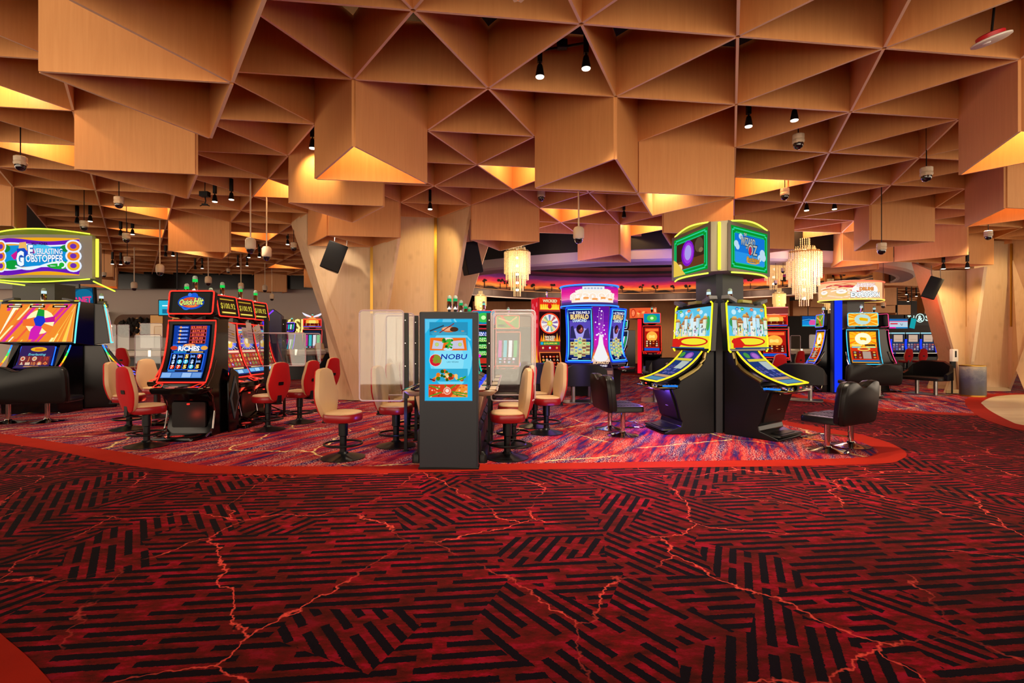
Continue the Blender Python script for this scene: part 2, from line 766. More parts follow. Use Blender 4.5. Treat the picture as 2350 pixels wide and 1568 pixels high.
near_o = [(-230, 988), (0, 1016), (136, 1036.6), (272, 1064), (408, 1082.5), (511, 1087.7), (800, 1088.5), (1100, 1081), (1400, 1075), (1750, 1071), (1878, 1069), (2031, 1064), (2069, 1054), (2081, 1043.5), (2069, 1031), (2031, 1013), (1954, 992.8), (1878, 980), (1806, 967), (1690, 940), (1600, 912), (1545, 885), (1500, 862)]
near_i = [(-230, 972), (0, 995.7), (136, 1016), (272, 1036.6), (340, 1050), (442, 1065.5), (511, 1069.6), (800, 1070.8), (1100, 1066), (1400, 1061.5), (1700, 1057), (1878, 1054), (1980, 1050), (2010, 1042), (2015, 1036), (2005, 1028.5), (1967, 1013), (1903, 998), (1806, 977), (1690, 950), (1600, 920), (1540, 890), (1495, 864)]
tail = [(-8, 39.5), (-29.5, 39.5), (-29.5, 10.0)]
plate('trim_1', smooth(fxy(near_o)) + tail, CR, .002)
tag(bpy.data.objects['trim_1'], 'red carpet border curving round the bright machine carpet')
plate('floor_island', smooth(fxy(near_i)) + [(-8.3, 39.3), (-29.3, 39.3), (-29.3, 10.5)], CB, .004)
# second machine island on the right and the stone floor beyond it
isl2 = [(1640, 862), (1700, 875), (1780, 895), (1857, 911), (1925, 921), (2015, 936.6), (2130, 945), (2240, 949), (2330, 950)]
isl2o = [(1620, 862), (1690, 878), (1775, 899), (1850, 916), (1920, 926), (2010, 941.5), (2125, 950), (2240, 953.5), (2330, 954)]
far2 = [(28, 16), (33, 39.5), (14, 39.5)]
plate('trim_2', smooth(fxy(isl2o)) + far2, CR, .002)
plate('floor_pod', smooth(fxy(isl2)) + far2, CB, .004)
sto = [(2700, 1040), (2500, 1015), (2350, 989), (2299, 977), (2248, 957), (2222, 937), (2214.7, 924), (2222, 913.6), (2273, 905), (2350, 902), (2500, 900), (2800, 905)]
sti = [(2700, 1020), (2500, 1001), (2350, 977), (2317, 967), (2273, 944), (2256, 930), (2253, 924), (2273, 913.6), (2299, 909), (2350, 906), (2500, 904), (2800, 909)]
plate('trim_3', smooth(fxy(sto)), CR, .006)
plate('floor_stone', smooth(fxy(sti)), ST, .008)
plate('trim_4', smooth(fxy([(-60, 1395), (0, 1454), (52, 1498), (86, 1532), (117, 1568), (140, 1610)])) + [(-2.6, 1.9), (-3.6, 2.6)], CR, .002)

# ================================================================ coffered veneer ceiling
LO = Vector((-.9113, 4.7163, 3.0498))
LU = Vector((1.5719, .17364, -.01729))
LV = Vector((-.9474, 1.2872, .02182))


def node(i, j):
    return LO + LU * i + LV * j


def npx(i, j):
    q = node(i, j)
    return 1175 + F * q.x / q.y if q.y > .3 else None


def inreg(i, j):
    q = node(i, j)
    if q.y < .9:
        return -3 <= j and -4 < q.x < 4
    x = npx(i, j)
    if j <= 7:
        return -420 < x < 2800 and (j < 6 or i >= -3)
    if j <= 17 and i >= -3 and x < 800:
        return True
    return j <= 21 and 1960 < x < 2750


UPD = [(-1, -2), (-2, -1), (-2, 0), (-2, 2), (0, 3), (-1, 7), (3, 2), (5, 4), (7, 5), (8, 4), (4, 0), (7, 2), (12, 6), (10, 6), (3, 5), (1, 5), (-4, 5), (-3, 12), (-3, 15), (2, 16), (3, 14), (16, 10), (18, 13), (21, 16)]
DND = [(0, 1), (2, 1), (11, 5), (12, 7), (6, 6), (1, 5)]


def cell(kind, i, j):
    return [(i, j), (i + 1, j), (i + 1, j + 1)] if kind == 'u' else [(i, j), (i, j + 1), (i + 1, j + 1)]


def edges(c):
    return [tuple(sorted((c[a], c[b]))) for a, b in ((0, 1), (1, 2), (0, 2))]


THK = .028


def panel(mb, a, b, deep, m):
    pa, pb = node(*a), node(*b)
    d = Vector((pb.x - pa.x, pb.y - pa.y, 0)).normalized()
    nrm = Vector((-d.y, d.x, 0)) * THK / 2
    loops = []
    for p, s in ((pa, 1), (pb, -1)):
        q = Vector((p.x, p.y, 0)) + d * s * .022
        zb = EYE + p.z * (.747 if deep else 1.0)
        zt = EYE + p.z * 1.24
        loops.append([q - nrm + Vector((0, 0, zb)), q + nrm + Vector((0, 0, zb)), q + nrm + Vector((0, 0, zt)), q - nrm + Vector((0, 0, zt))])
    n = len(mb.v)
    mb.use(m).loft(loops)
    # underside carries the edge banding
    mb.use(EDGE)
    mb.mi[-6] = mb.cur


deck = MB(mat('void_black', '#050404', .9))
deck.box((2, 17, 5.78), (66, 46, .12))
ceil_o = tag(deck.build('ceiling', smooth=False), 'coffered ceiling of triangular wood veneer cells', kind='structure')
deepset = {}
for k in UPD:
    for e in edges(cell('u', *k)):
        deepset[e] = ('u', k)
for k in DND:
    for e in edges(cell('d', *k)):
        deepset[e] = ('d', k)
lat = MB(WOOD)
done = set()
for j in range(-3, 23):
    for i in range(-14, 40):
        for b in ((i + 1, j), (i, j + 1), (i + 1, j + 1)):
            e = tuple(sorted(((i, j), b)))
            if e in done or e in deepset:
                continue
            if inreg(i, j) and inreg(*b):
                done.add(e)
                panel(lat, (i, j), b, False, WOOD)
lat.build('coffer_grid', ceil_o, smooth=False)
for kind, lst in (('u', UPD), ('d', DND)):
    for k in lst:
        mb = MB(WOOD)
        for e in edges(cell(kind, *k)):
            if deepset[e] == (kind, k):
                panel(mb, *e, True, WOOD)
        mb.build('drop_prism', ceil_o, smooth=False)

# lamps hidden inside some of the cells
GLOW = [('d', 0, 1, 26), ('u', 4, 0, 34), ('u', -1, -2, 12), ('d', -3, 1, 12), ('u', -3, 3, 12), ('u', -2, 6, 12), ('u', -2, 8, 11), ('u', 0, 8, 11), ('u', 0, 10, 10), ('d', 2, 13, 9),
        ('d', 0, 4, 12), ('u', 2, 3, 12), ('u', 4, 5, 11), ('u', 6, 6, 11), ('u', 5, 3, 13), ('u', 9, 5, 7), ('u', 9, 6, 12), ('u', 10, 6, 14), ('u', 2, 16, 10), ('u', -3, 15, 10), ('u', 7, 2, 9), ('u', 16, 10, 8)]
for kind, i, j, pw in GLOW:
    c = [node(*q) for q in cell(kind, i, j)]
    m_ = sum(c, Vector()) / 3
    zt = EYE + m_.z * (1.12 if (i, j) not in UPD + DND else 1.06)
    point((m_.x, m_.y, zt), pw * 3.2, (1, .62, .26), .05)


# ================================================================ birch clad columns
def facet(mb, pts, th=.07):
    """polygon of (px, py, distance) with thickness away from the camera"""
    f0 = [P(*p) for p in pts]
    n = Vector()
    for k in range(len(f0)):
        n += f0[k].cross(f0[(k + 1) % len(f0)])
    n.normalize()
    if n.y < 0:
        n = -n
    mb.loft([f0, [p + n * th for p in f0]])


def strip(mb, pts, w=.07):
    for a, b in zip(pts, pts[1:]):
        p, q = P(*a), P(*b)
        mb.box((p + q) / 2 + Vector((0, -.03, 0)), (w, .05, (p - q).length))


GROOVE = mat('panel_joint', '#8a6438', .6)


def column(name, label, facets, strips, base):
    mb = MB(BIRCH)
    for f_ in facets:
        facet(mb, f_)
    o = tag(mb.build(name, smooth=False), label, kind='structure')
    for s_ in strips:
        q = MB(BRASS)
        strip(q, s_)
        q.build('brass_strip', o, smooth=False)
    q = MB(mat('pale_baseboard', '#c7a878', .5))
    for a, b in base:
        p0, p1 = fl(*a), fl(*b)
        d = p1 - p0
        ang = math.atan2(d.y, d.x)
        q.box((p0 + p1) / 2 + Vector((0, -.02, .06)), (d.length, .03, .12), Matrix.Rotation(ang, 3, 'Z'))
    q.build('baseboard', o, smooth=False)
    return o


column('column', 'pale birch column of V shaped panels behind the screen kiosk', [
    [(704, 563, 12.72), (851, 567, 12.85), (851, 919, 12.85), (812, 919, 12.8), (800, 797, 12.78)],
    [(667, 512, 13.9), (704, 485, 12.7), (704, 563, 12.7), (800, 797, 12.78), (812, 919, 12.8), (771, 917, 13.25), (744, 740, 13.5)],
    [(851, 567, 12.85), (913, 546, 11.62), (886, 713, 12.15), (853, 919, 12.8), (851, 919, 12.85)],
    [(852, 495, 12.98), (1002, 497, 13.05), (1002, 917, 13.05), (852, 917, 12.98)],
    [(1002, 497, 13.05), (1079, 469, 11.8), (1035, 715, 12.4), (1004, 917, 13.0), (1002, 917, 13.05)],
    [(1045, 480, 14.0), (1120, 540, 14.0), (1120, 566, 14.0), (1070, 715, 14.0), (1030, 908, 14.0), (1003, 908, 14.0)]],
    [[(854, 568, 12.8), (854, 720, 12.8)], [(1000, 499, 13.0), (1000, 715, 13.0)]],
    [((775, 917), (851, 919)), ((856, 917), (1002, 917))])
column('column.001', 'right hand birch columns with crossing tapered panels beside the bin', [
    [(2138, 621, 14.6), (2221, 620, 14.75), (2221, 904, 14.75), (2207, 904, 14.75), (2196, 828, 14.7)],
    [(2221, 620, 14.75), (2266, 612, 13.7), (2236, 830, 14.3), (2222, 904, 14.72), (2221, 904, 14.75)],
    [(2092, 603, 15.9), (2139, 622, 15.2), (2198, 830, 15.6), (2182, 891, 16.3), (2126, 891, 16.5), (2153, 821, 16.3)],
    [(2170, 903, 14.9), (2197, 828, 14.78), (2215, 850, 14.9), (2225, 903, 14.95)],
    [(2240, 550, 15.6), (2320, 555, 15.5), (2319, 898, 15.5), (2215, 898, 15.6)],
    [(2320, 545, 15.5), (2460, 500, 13.6), (2460, 915, 13.6), (2360, 905, 14.5), (2338, 850, 14.7), (2319, 898, 15.5)]],
    [[(2219, 622, 14.7), (2219, 750, 14.7)], [(2320, 560, 15.4), (2320, 750, 15.4)]],
    [((2170, 904), (2224, 904)), ((2224, 898), (2317, 898)), ((2128, 892), (2180, 892))])

# ================================================================ back walls
grey_wall = mat('warm_grey_wall', '#b3a79c', .7)
m = MB(grey_wall)
# wall with a wide arched opening
wl = 26.6
m.box((-28.5, wl + .15, 2.14), (43, .3, 4.28))
w = tag(m.build('wall_left', smooth=False), 'pale grey bar wall', kind='structure')
m = MB(mat('black_bulkhead', '#060505', .2))
m.box((-28.5, wl - .3, 5.05), (44, .5, 1.75))
tag(m.build('wall_bulkhead', smooth=False), 'black glossy bulkhead over the bar wall', kind='structure')
m = MB(mat('dark_hall_wall', '#1c1410', .8))
m.box((16, 39.7, 2.9), (54, .3, 5.8))
tag(m.build('wall_back', smooth=False), kind='structure')
m = MB(WOOD)
for k, (x0, x1, y0, y1, Y) in enumerate([(1085, 1160, 692, 722, 34), (1160, 1180, 692, 735, 35), (1180, 1260, 692, 750, 36), (1390, 1500, 692, 860, 35), (1500, 1560, 690, 855, 34), (1560, 1680, 692, 850, 37),
                                         (1640, 1770, 668, 735, 30), (1760, 1812, 660, 725, 31), (1812, 1870, 664, 680, 27), (1820, 1890, 690, 725, 31), (1860, 1930, 632, 705, 29), (1905, 2030, 640, 695, 24.5), (2030, 2060, 650, 700, 26), (1940, 2060, 690, 718, 30), (2055, 2090, 700, 722, 30), (2122, 2150, 668, 720, 32)]):
    a, b = P(x0, y1, Y), P(x1, y0, Y)
    m.box(((a.x + b.x) / 2, Y + .3, (a.z + b.z) / 2), (b.x - a.x, .6, b.z - a.z))
tag(m.build('wall_soffits', smooth=False), 'stepped wood veneer soffits at the back of the hall', kind='structure')

# ================================================================ oval dome over the far pit with a sunset frieze
dx, dy, rx, ry = 6.1, 22.3, 9.3, 6.9
NS = 72


def oval(k, a, z, n=NS):
    t = 2 * math.pi * k / n
    return Vector((dx + (rx + a) * math.cos(t), dy + (ry + a) * math.sin(t), z))


def band(mb, prof, n=NS):
    loops = [[oval(k, a, z, n) for k in range(n)] for a, z in prof]
    mb.loft(loops, cap=False)


white_p = mat('white_plaster', '#cfc4bd', .6)
m = MB(white_p)
band(m, [(.6, 4.2), (.6, 3.92), (.5, 3.86), (.1, 3.84), (0, 3.82), (0, 3.9), (.12, 3.95), (.12, 4.02)])
m.use(mat('ceiling_black', '#070606', .6))
band(m, [(.55, 5.72), (.55, 4.2), (.65, 4.2), (.65, 5.72)])
dome = tag(m.build('ceiling_dome', smooth=False), 'oval dome ring with painted sunset frieze over the far pit', kind='structure')
m = MB(mat('brown_cornice', '#2a1712', .5))
band(m, [(.05, 3.9), (-.03, 3.88), (-.03, 4.2), (.1, 4.24), (.5, 4.24)])
m.build('cornice', dome, smooth=False)
m = MB(emat('#ffb070', 1.1, True))
band(m, [(.2, 4.25), (.3, 4.25), (.3, 4.27), (.2, 4.27)])
m.build('cove_light', dome, smooth=False)


def mural():
    m, t, b = newmat('sunset_mural')
    z = nd(t, 'ShaderNodeSeparateXYZ')
    p = nd(t, 'ShaderNodeNewGeometry').outputs['Position']
    t.links.new(p, z.inputs[0])
    n = noise(t, mapping(t, p, scale=(.5, .5, 3)), 1.6, 4, .6).outputs[0]
    h = mth(t, 'ADD', mth(t, 'DIVIDE', mth(t, 'SUBTRACT', z.outputs[2], 4.26), 1.1), mth(t, 'MULTIPLY', mth(t, 'SUBTRACT', n, .5), .35))
    c = ramp(t, h, [(.02, '#8a5b3c'), (.16, '#5d3a2c'), (.24, '#ffb04c'), (.36, '#f4643c'), (.50, '#d0246a'), (.70, '#6a1a8a'), (.95, '#1e1034')])
    t.links.new(c, b.inputs['Base Color'])
    b.inputs['Roughness'].default_value = .7
    return m


m = MB(mural())
band(m, [(.5, 4.24), (.5, 5.2)])
m.build('sunset_frieze', dome, smooth=False)
m = MB(mat('dome_plum', '#120c18', .35))
band(m, [(.5, 5.2), (-.6, 5.26), (-.6, 5.36), (-1.9, 5.42), (-1.9, 5.52), (-3.4, 5.56), (-3.4, 5.66), (-5.6, 5.68)])
m.loft([[oval(k, -5.6, 5.68) for k in range(NS)]], cap=False)
m.add([oval(k, -5.6, 5.68) for k in range(NS)], [tuple(range(NS))])
m.build('stepped_vault', dome, smooth=False)
TREE = mat('frieze_tree_brown', '#1a0d0a', .8)
q = MB(TREE)
for k in range(46):
    a0 = math.pi * (.06 + .88 * k / 45) + rnd.uniform(-.01, .01)
    h = rnd.uniform(.28, .5)
    c0 = Vector((dx + (rx + .47) * math.cos(a0), dy + (ry + .47) * math.sin(a0), 4.36))
    tx = Vector((-(rx) * math.sin(a0), ry * math.cos(a0), 0)).normalized()
    nn = Vector((-math.cos(a0), -math.sin(a0), 0)) * .01
    up = Vector((0, 0, 1))
    if k % 3:
        q.loft([[c0 - tx * .02, c0 + tx * .02, c0 + tx * .02 + nn, c0 - tx * .02 + nn], [c0 - tx * .015 + up * h * .6, c0 + tx * .015 + up * h * .6, c0 + tx * .015 + up * h * .6 + nn, c0 - tx * .015 + up * h * .6 + nn]])
        for b_ in range(4):
            cc = c0 + up * h * rnd.uniform(.55, 1) + tx * rnd.uniform(-.16, .16)
            rr = rnd.uniform(.05, .1)
            q.loft([[cc + (tx * math.cos(w_) + up * math.sin(w_) * .8) * rr * rnd.uniform(.6, 1.2) + nn * s_ for w_ in [2 * math.pi * z_ / 7 for z_ in range(7)]] for s_ in (0, 1)])
    else:
        q.loft([[c0 - tx * .7 - up * .1 + nn * s_, c0 + tx * .7 - up * .1 + nn * s_, c0 + tx * .2 + up * .08 + nn * s_, c0 - tx * .1 + up * .1 + nn * s_] for s_ in (0, 1)])
q.build('tree_silhouettes', dome, smooth=False)
# ================================================================ slot stools
def egg(s, y, zs=0.0, half=None):
    h = half or [(0, .50), (.09, .505), (.135, .535), (.185, .62), (.222, .72), (.232, .79), (.218, .88), (.188, .98), (.168, 1.07), (.145, 1.125), (.09, 1.15), (0, 1.157)]
    pts = [(x, z) for x, z in h] + [(-x, z) for x, z in h[-2:0:-1]]
    cz = .84
    return [(x * s, y, cz + (z - cz) * s + zs) for x, z in pts]


def make_stool(label):
    t = thing('slot_stool', label, 'stool')
    m = MB(REDV)
    L = lambda w, d, r, z, c=(0, 0): [(x, y, z) for x, y in rrect(w, d, r, 6, c)]
    m.loft([L(.38, .36, .14, .468), L(.445, .42, .16, .48), L(.465, .44, .17, .505), L(.465, .44, .17, .56), L(.455, .43, .17, .575)])
    s = m.build('seat', t)
    m = MB(BEIGE)
    m.loft([L(.44, .415, .165, .574), L(.445, .42, .165, .583), L(.435, .41, .16, .594), L(.40, .38, .15, .602), L(.2, .2, .09, .606)])
    tag(m.build('seat_pad', s), 'beige top pad')
    # backrest: beige cushion in front, red velvet shell behind
    tilt = Matrix.Translation((0, .225, .5)) @ Matrix.Rotation(R(-7), 4, 'X') @ Matrix.Translation((0, -.225, -.5))
    m = MB(BEIGE)
    m.M = tilt
    m.loft([egg(.55, .142), egg(.80, .150), egg(.95, .168), egg(1.0, .195), egg(.99, .222)])
    bk = m.build('backrest', t)
    m = MB(VELVET)
    m.M = tilt
    m.loft([egg(.99, .221), egg(.975, .240), egg(.9, .252), egg(.5, .256)])
    tag(m.build('back_shell', bk), 'red velvet rear shell')
    m = MB(BLACK)
    m.M = tilt
    m.prism(rrect(.10, .055, .01, 2, (0, .80)), .25, .265, 'y')
    m.build('pull_handle', bk)
    m = MB(BLACK)
    m.box((0, .2, .455), (.09, .16, .022))
    m.box((0, .255, .525), (.09, .022, .16))
    m.build('back_bracket', t, bevel=.004)
    m = MB(SATIN)
    m.lathe([(.043, .03), (.043, .28), (.058, .29), (.058, .455), (.1, .462), (.1, .468)], 20)
    m.build('pedestal', t)
    m = MB(SATIN)
    m.tube([(.235 * math.cos(a), .235 * math.sin(a), .185) for a in [2 * math.pi * k / 28 for k in range(28)]], .014, 8, True)
    for a in (0.5, 2.6, 4.7):
        m.tube([(.04 * math.cos(a), .04 * math.sin(a), .15), (.23 * math.cos(a), .23 * math.sin(a), .185)], .010, 6)
    m.build('footring', t)
    m = MB(SATIN)
    m.lathe([(.275, .004), (.275, .012), (.18, .035), (.07, .062), (.055, .085), (.03, .085)], 32)
    m.build('base', t)
    return t


G1, G2, G3 = 'stools along the left machine row', 'stools around the middle machine row', 'stools by the dividers right of the kiosk'
st0 = make_stool('stool with its red velvet rear to the camera, in front of the left end machine')
st0.location = (-5.23, 7.33, .004)
st0.rotation_euler.z = face(60)
st0['group'] = G1
F4 = .004
for x, y, a, lb, g in [
        (-6.52, 8.72, 15, 'stool almost hidden behind the front red backed stool beside the left end machine', G1),
        (-7.0, 10.1, -15, 'beige backed stool seen between the red backed stool and the left end machine', G1),
        (-4.13, 8.66, 158, 'red backed stool nearest the kiosk side of the red lit machine row', G1),
        (-3.92, 9.45, 165, 'second red backed stool along the red lit machine row, beige edge showing', G1),
        (-4.1, 11.1, 160, 'farthest red backed stool in front of the birch column', G1),
        (-2.17, 6.58, -12, 'stool pulled out alone left of the kiosk, beige backrest to the camera', G2),
        (-1.66, 7.33, -8, 'stool behind the first clear divider left of the kiosk', G2),
        (-1.66, 8.15, -6, 'second stool behind the clear dividers left of the kiosk', G2),
        (-1.62, 8.95, -4, 'farthest stool behind the clear dividers left of the kiosk', G2),
        (-.06, 6.58, 190, 'stool right of the kiosk in front, beige backrest turned to the camera', G3),
        (.02, 7.37, 186, 'stool half hidden behind the front stool right of the kiosk', G3),
        (.56, 8.36, 196, 'stool standing out in the open right of the clear dividers, base in full view', G3),
        (.40, 9.0, 200, 'stool whose back peeks out behind the open stool right of the dividers', G3)]:
    dup(st0, (x, y, F4), face(a), lb, g)
G4 = 'stools at the far machines'
for x, y, a, lb in [
        (7.35, 14.4, 100, 'red backed stool just right of the tall yellow lit machine pair'),
        (10.75, 19.5, 110, 'red backed stool by the white edged curved machine'),
        (18.3, 24.8, 265, 'tan stool among the far blue edged slot row'),
        (19.15, 25.0, 95, 'red backed stool left of its twin at the far blue edged slot row'),
        (19.85, 25.0, 95, 'red backed stool nearest the orange column at the far slot row')]:
    dup(st0, (x, y, F4), face(a), lb, G4)


# ================================================================ black double pedestal seats
def make_bench(name, label, cat, W, leg, metal, foot=True, top=.96, seat_ribs=True):
    t = thing(name, label, cat)
    m = MB(LEATHER)
    L = lambda w, d, r, z, c=(0, 0): [(x, y, z) for x, y in rrect(w, d, r, 4, c)]
    m.loft([L(W - .06, .46, .05, .37, (0, -.02)), L(W, .52, .06, .385, (0, -.02)), L(W, .52, .06, .45, (0, -.02)), L(W - .02, .50, .06, .468, (0, -.02)), L(W - .08, .44, .05, .475, (0, -.02))])
    s = m.build('seat', t)
    m = MB(LEATHER2)
    if seat_ribs:
        for k in range(8):
            for sx in (-1, 1):
                m.loft([L(W * .36, .034, .012, z, (sx * W * .21, -.24 + k * .052)) for z in (.47, .481)])
    m.build('seat_ribs', s)
    # back with a dip in the middle of its top edge
    w = W / 2 + .03
    dip = .075
    half = [(0, top - dip), (.05, top - dip), (.11, top - dip * .6), (.17, top - .015), (.23, top), (w - .13, top), (w - .06, top - .02), (w - .015, top - .08), (w, top - .2), (w, .50), (w - .02, .40), (w - .08, .37), (0, .37)]
    out = half + [(-x, z) for x, z in half[-2:0:-1]]

    def lp(sc, y):
        return [(x * sc, y + (.1 * (z - .4)), .66 + (z - .66) * sc) for x, z in out]
    m = MB(LEATHER)
    m.loft([lp(.9, .165), lp(.97, .175), lp(1.0, .20), lp(1.0, .285), lp(.985, .305), lp(.93, .315)])
    b = m.build('backrest', t)
    m = MB(LEATHER2)
    m.tube([(x * 1.004, y + .004, z) for x, y, z in lp(1.0, .243)], .006, 5, True)
    m.build('piping', b)
    for sx in (-1, 1):
        m = MB(metal)
        m.lathe([(.038, .02), (.038, .37)], 18, (sx * leg / 2, .04, 0))
        m.lathe([(.25, .004), (.25, .01), (.16, .022), (.055, .05), (.045, .07), (.03, .07)], 30, (sx * leg / 2, .04, 0))
        m.build('leg', t)
    if foot:
        m = MB(metal)
        q = [(-leg / 2, .04, .13), (-leg / 2 - .02, -.28, .12), (-leg / 2 + .06, -.36, .12), (leg / 2 - .06, -.36, .12), (leg / 2 + .02, -.28, .12), (leg / 2, .04, .13)]
        m.tube(q, .012, 8)
        m.build('footrest', t)
    return t


GB = 'black leather double seats'
bn = make_bench('double_seat', 'black leather seat with chrome legs facing the left yellow lit machine', 'seat', .86, .62, CHROME)
bn.location = (1.76, 8.46, F4)
bn.rotation_euler.z = face(8)
bn['group'] = GB
dup(bn, (4.56, 7.2, F4), face(121), 'black leather seat with its back to the aisle, rightmost of those on the near carpet', GB)
b2 = make_bench('wide_seat', 'wide black seat with chrome legs at the far left wide machine', 'seat', 1.5, .62, CHROME, True, 1.04)
b2.location = (-8.95, 9.5, F4)
b2.rotation_euler.z = face(101)
b2['group'] = 'wide black seats'
# straight backed wide seat in front of the doughnut sign pod
b3 = make_bench('wide_seat', 'wide black seat with straight back before the yellow screen machine under the oval sign', 'seat', 1.26, .5, STEEL, True, .92, False)
b3.location = (9.35, 13.45, F4)
b3.rotation_euler.z = face(82)
b3['group'] = 'wide black seats'


def make_tub(label):
    t = thing('tub_seat', label, 'seat', group='low black tub seats')
    m = MB(LEATHER2)
    L = lambda w, d, r, z, c=(0, 0): [(x, y, z) for x, y in rrect(w, d, r, 4, c)]
    m.loft([L(1.0, .5, .08, .40), L(1.06, .56, .1, .42), L(1.06, .56, .1, .48), L(.98, .5, .08, .50)])
    m.build('seat', t)
    m = MB(LEATHER)
    path = [(-.56, -.1), (-.56, .12), (-.5, .27), (-.3, .33), (0, .345), (.3, .33), (.5, .27), (.56, .12), (.56, -.1)]
    hs = [.60, .68, .84, .95, .96, .95, .84, .68, .60]
    lo = []
    for k, (p, h) in enumerate(zip(path, hs)):
        a = Vector(p)
        nx = (Vector(path[min(k + 1, 8)]) - Vector(path[max(k - 1, 0)])).normalized()
        n = Vector((nx.y, -nx.x)) * .045
        lo.append([(a.x - n.x, a.y - n.y, .42), (a.x + n.x, a.y + n.y, .42), (a.x + n.x, a.y + n.y, h - .03), (a.x, a.y, h), (a.x - n.x, a.y - n.y, h - .03)])
    m.loft(lo)
    m.build('backrest', t)
    for sx in (-.24, .24):
        m = MB(STEEL)
        m.lathe([(.05, .01), (.05, .41)], 16, (sx, .03, 0))
        m.build('leg', t)
    m = MB(STEEL)
    m.loft([[(x, y, z) for x, y in rrect(1.05, .62, .06, 3)] for z in (.004, .018)])
    m.build('base_plate', t)
    return t


tb = make_tub('black tub seat facing the left screen of the blue lit machine')
tb.location = (1.75, 12.7, F4)
tb.rotation_euler.z = face(95)
dup(tb, (3.6, 13.0, F4), face(165), 'black tub seat right of the blue lit machine behind the lone black seat', 'low black tub seats')
dup(tb, (11.75, 14.55, F4), face(200), 'black tub seat with curved back left of the orange column', 'low black tub seats')
dup(tb, (7.35, 13.1, F4), face(60), 'black tub seat behind the right yellow lit machine', 'low black tub seats')
dup(tb, (.60, 13.35, F4), face(100), 'black tub seat in front of the red prize wheel machine', 'low black tub seats')
dup(tb, (5.3, 17.5, F4), face(80), 'black seat in front of the small machine under the round orange sign', 'low black tub seats')
dup(tb, (-7.5, 12.9, F4), face(200), 'black seat between the wide machine and the first red backed stool', 'low black tub seats')
# ================================================================ shared machine pieces
def candle(parent, c, cap='#20d050', s=1.0, name='signal_lamp'):
    m = MB(CHROME)
    x, y, z = c
    m.lathe([(.03 * s, 0), (.03 * s, .10 * s), (.026 * s, .105 * s)], 14, c)
    o = m.build(name, parent)
    m = MB(emat(cap, 1.0))
    m.lathe([(.028 * s, .105 * s), (.028 * s, .14 * s)], 14, c)
    m.use(mat('lamp_cap', '#9fb5a8', .15))
    m.lathe([(.027 * s, .14 * s), (.027 * s, .165 * s), (.015 * s, .18 * s)], 14, c)
    m.build('lamp_lens', o)
    return o


def neon(parent, pts, r, col, st, name='neon_edge', closed=False):
    m = MB(emat(col, st, True))
    m.tube(pts, r, 6, closed)
    return m.build(name, parent)


def icons(a, u0, v0, u1, v1, nu, nv, cols, bgc=None, seed=1, gap=.1):
    rr = random.Random(seed)
    if bgc:
        a.rect(u0, v0, u1, v1, bgc, 3)
    du, dv = (u1 - u0) / nu, (v1 - v0) / nv
    for i in range(nu):
        for j in range(nv):
            cu, cv = u0 + (i + .5) * du, v0 + (j + .5) * dv
            c = rr.choice(cols)
            c2 = rr.choice(cols)
            s = min(du, dv) * (.5 - gap)
            k = rr.randrange(4)
            if k == 0:
                a.circ(cu, cv, s, c, None, 10).circ(cu, cv, s * .55, c2, None, 8)
            elif k == 1:
                a.rect(cu - s, cv - s * .6, cu + s, cv + s * .6, c).rect(cu - s * .7, cv - s * .2, cu + s * .7, cv + s * .2, c2)
            elif k == 2:
                a.poly([(cu, cv + s), (cu + s, cv), (cu, cv - s), (cu - s, cv)], c).circ(cu, cv, s * .4, c2, None, 8)
            else:
                a.text(rr.choice(['7', 'A', 'K', 'J', '10', '9', 'Q']), cu, cv, s * 1.5, c, None, .03)
    return a


def rays(a, u, v, r0, r1, n, c, seed=3, clip=None):
    rr = random.Random(seed)
    for k in range(n):
        t = 2 * math.pi * (k + rr.uniform(-.2, .2)) / n
        w = rr.uniform(.02, .07)
        r = r1
        p = [(u + r0 * math.cos(t), v + r0 * math.sin(t)), (u + r * math.cos(t - w), v + r * math.sin(t - w)), (u + r * math.cos(t + w), v + r * math.sin(t + w))]
        if clip:
            p = [(min(max(x, clip[0]), clip[2]), min(max(y, clip[1]), clip[3])) for x, y in p]
        a.poly(p, c)


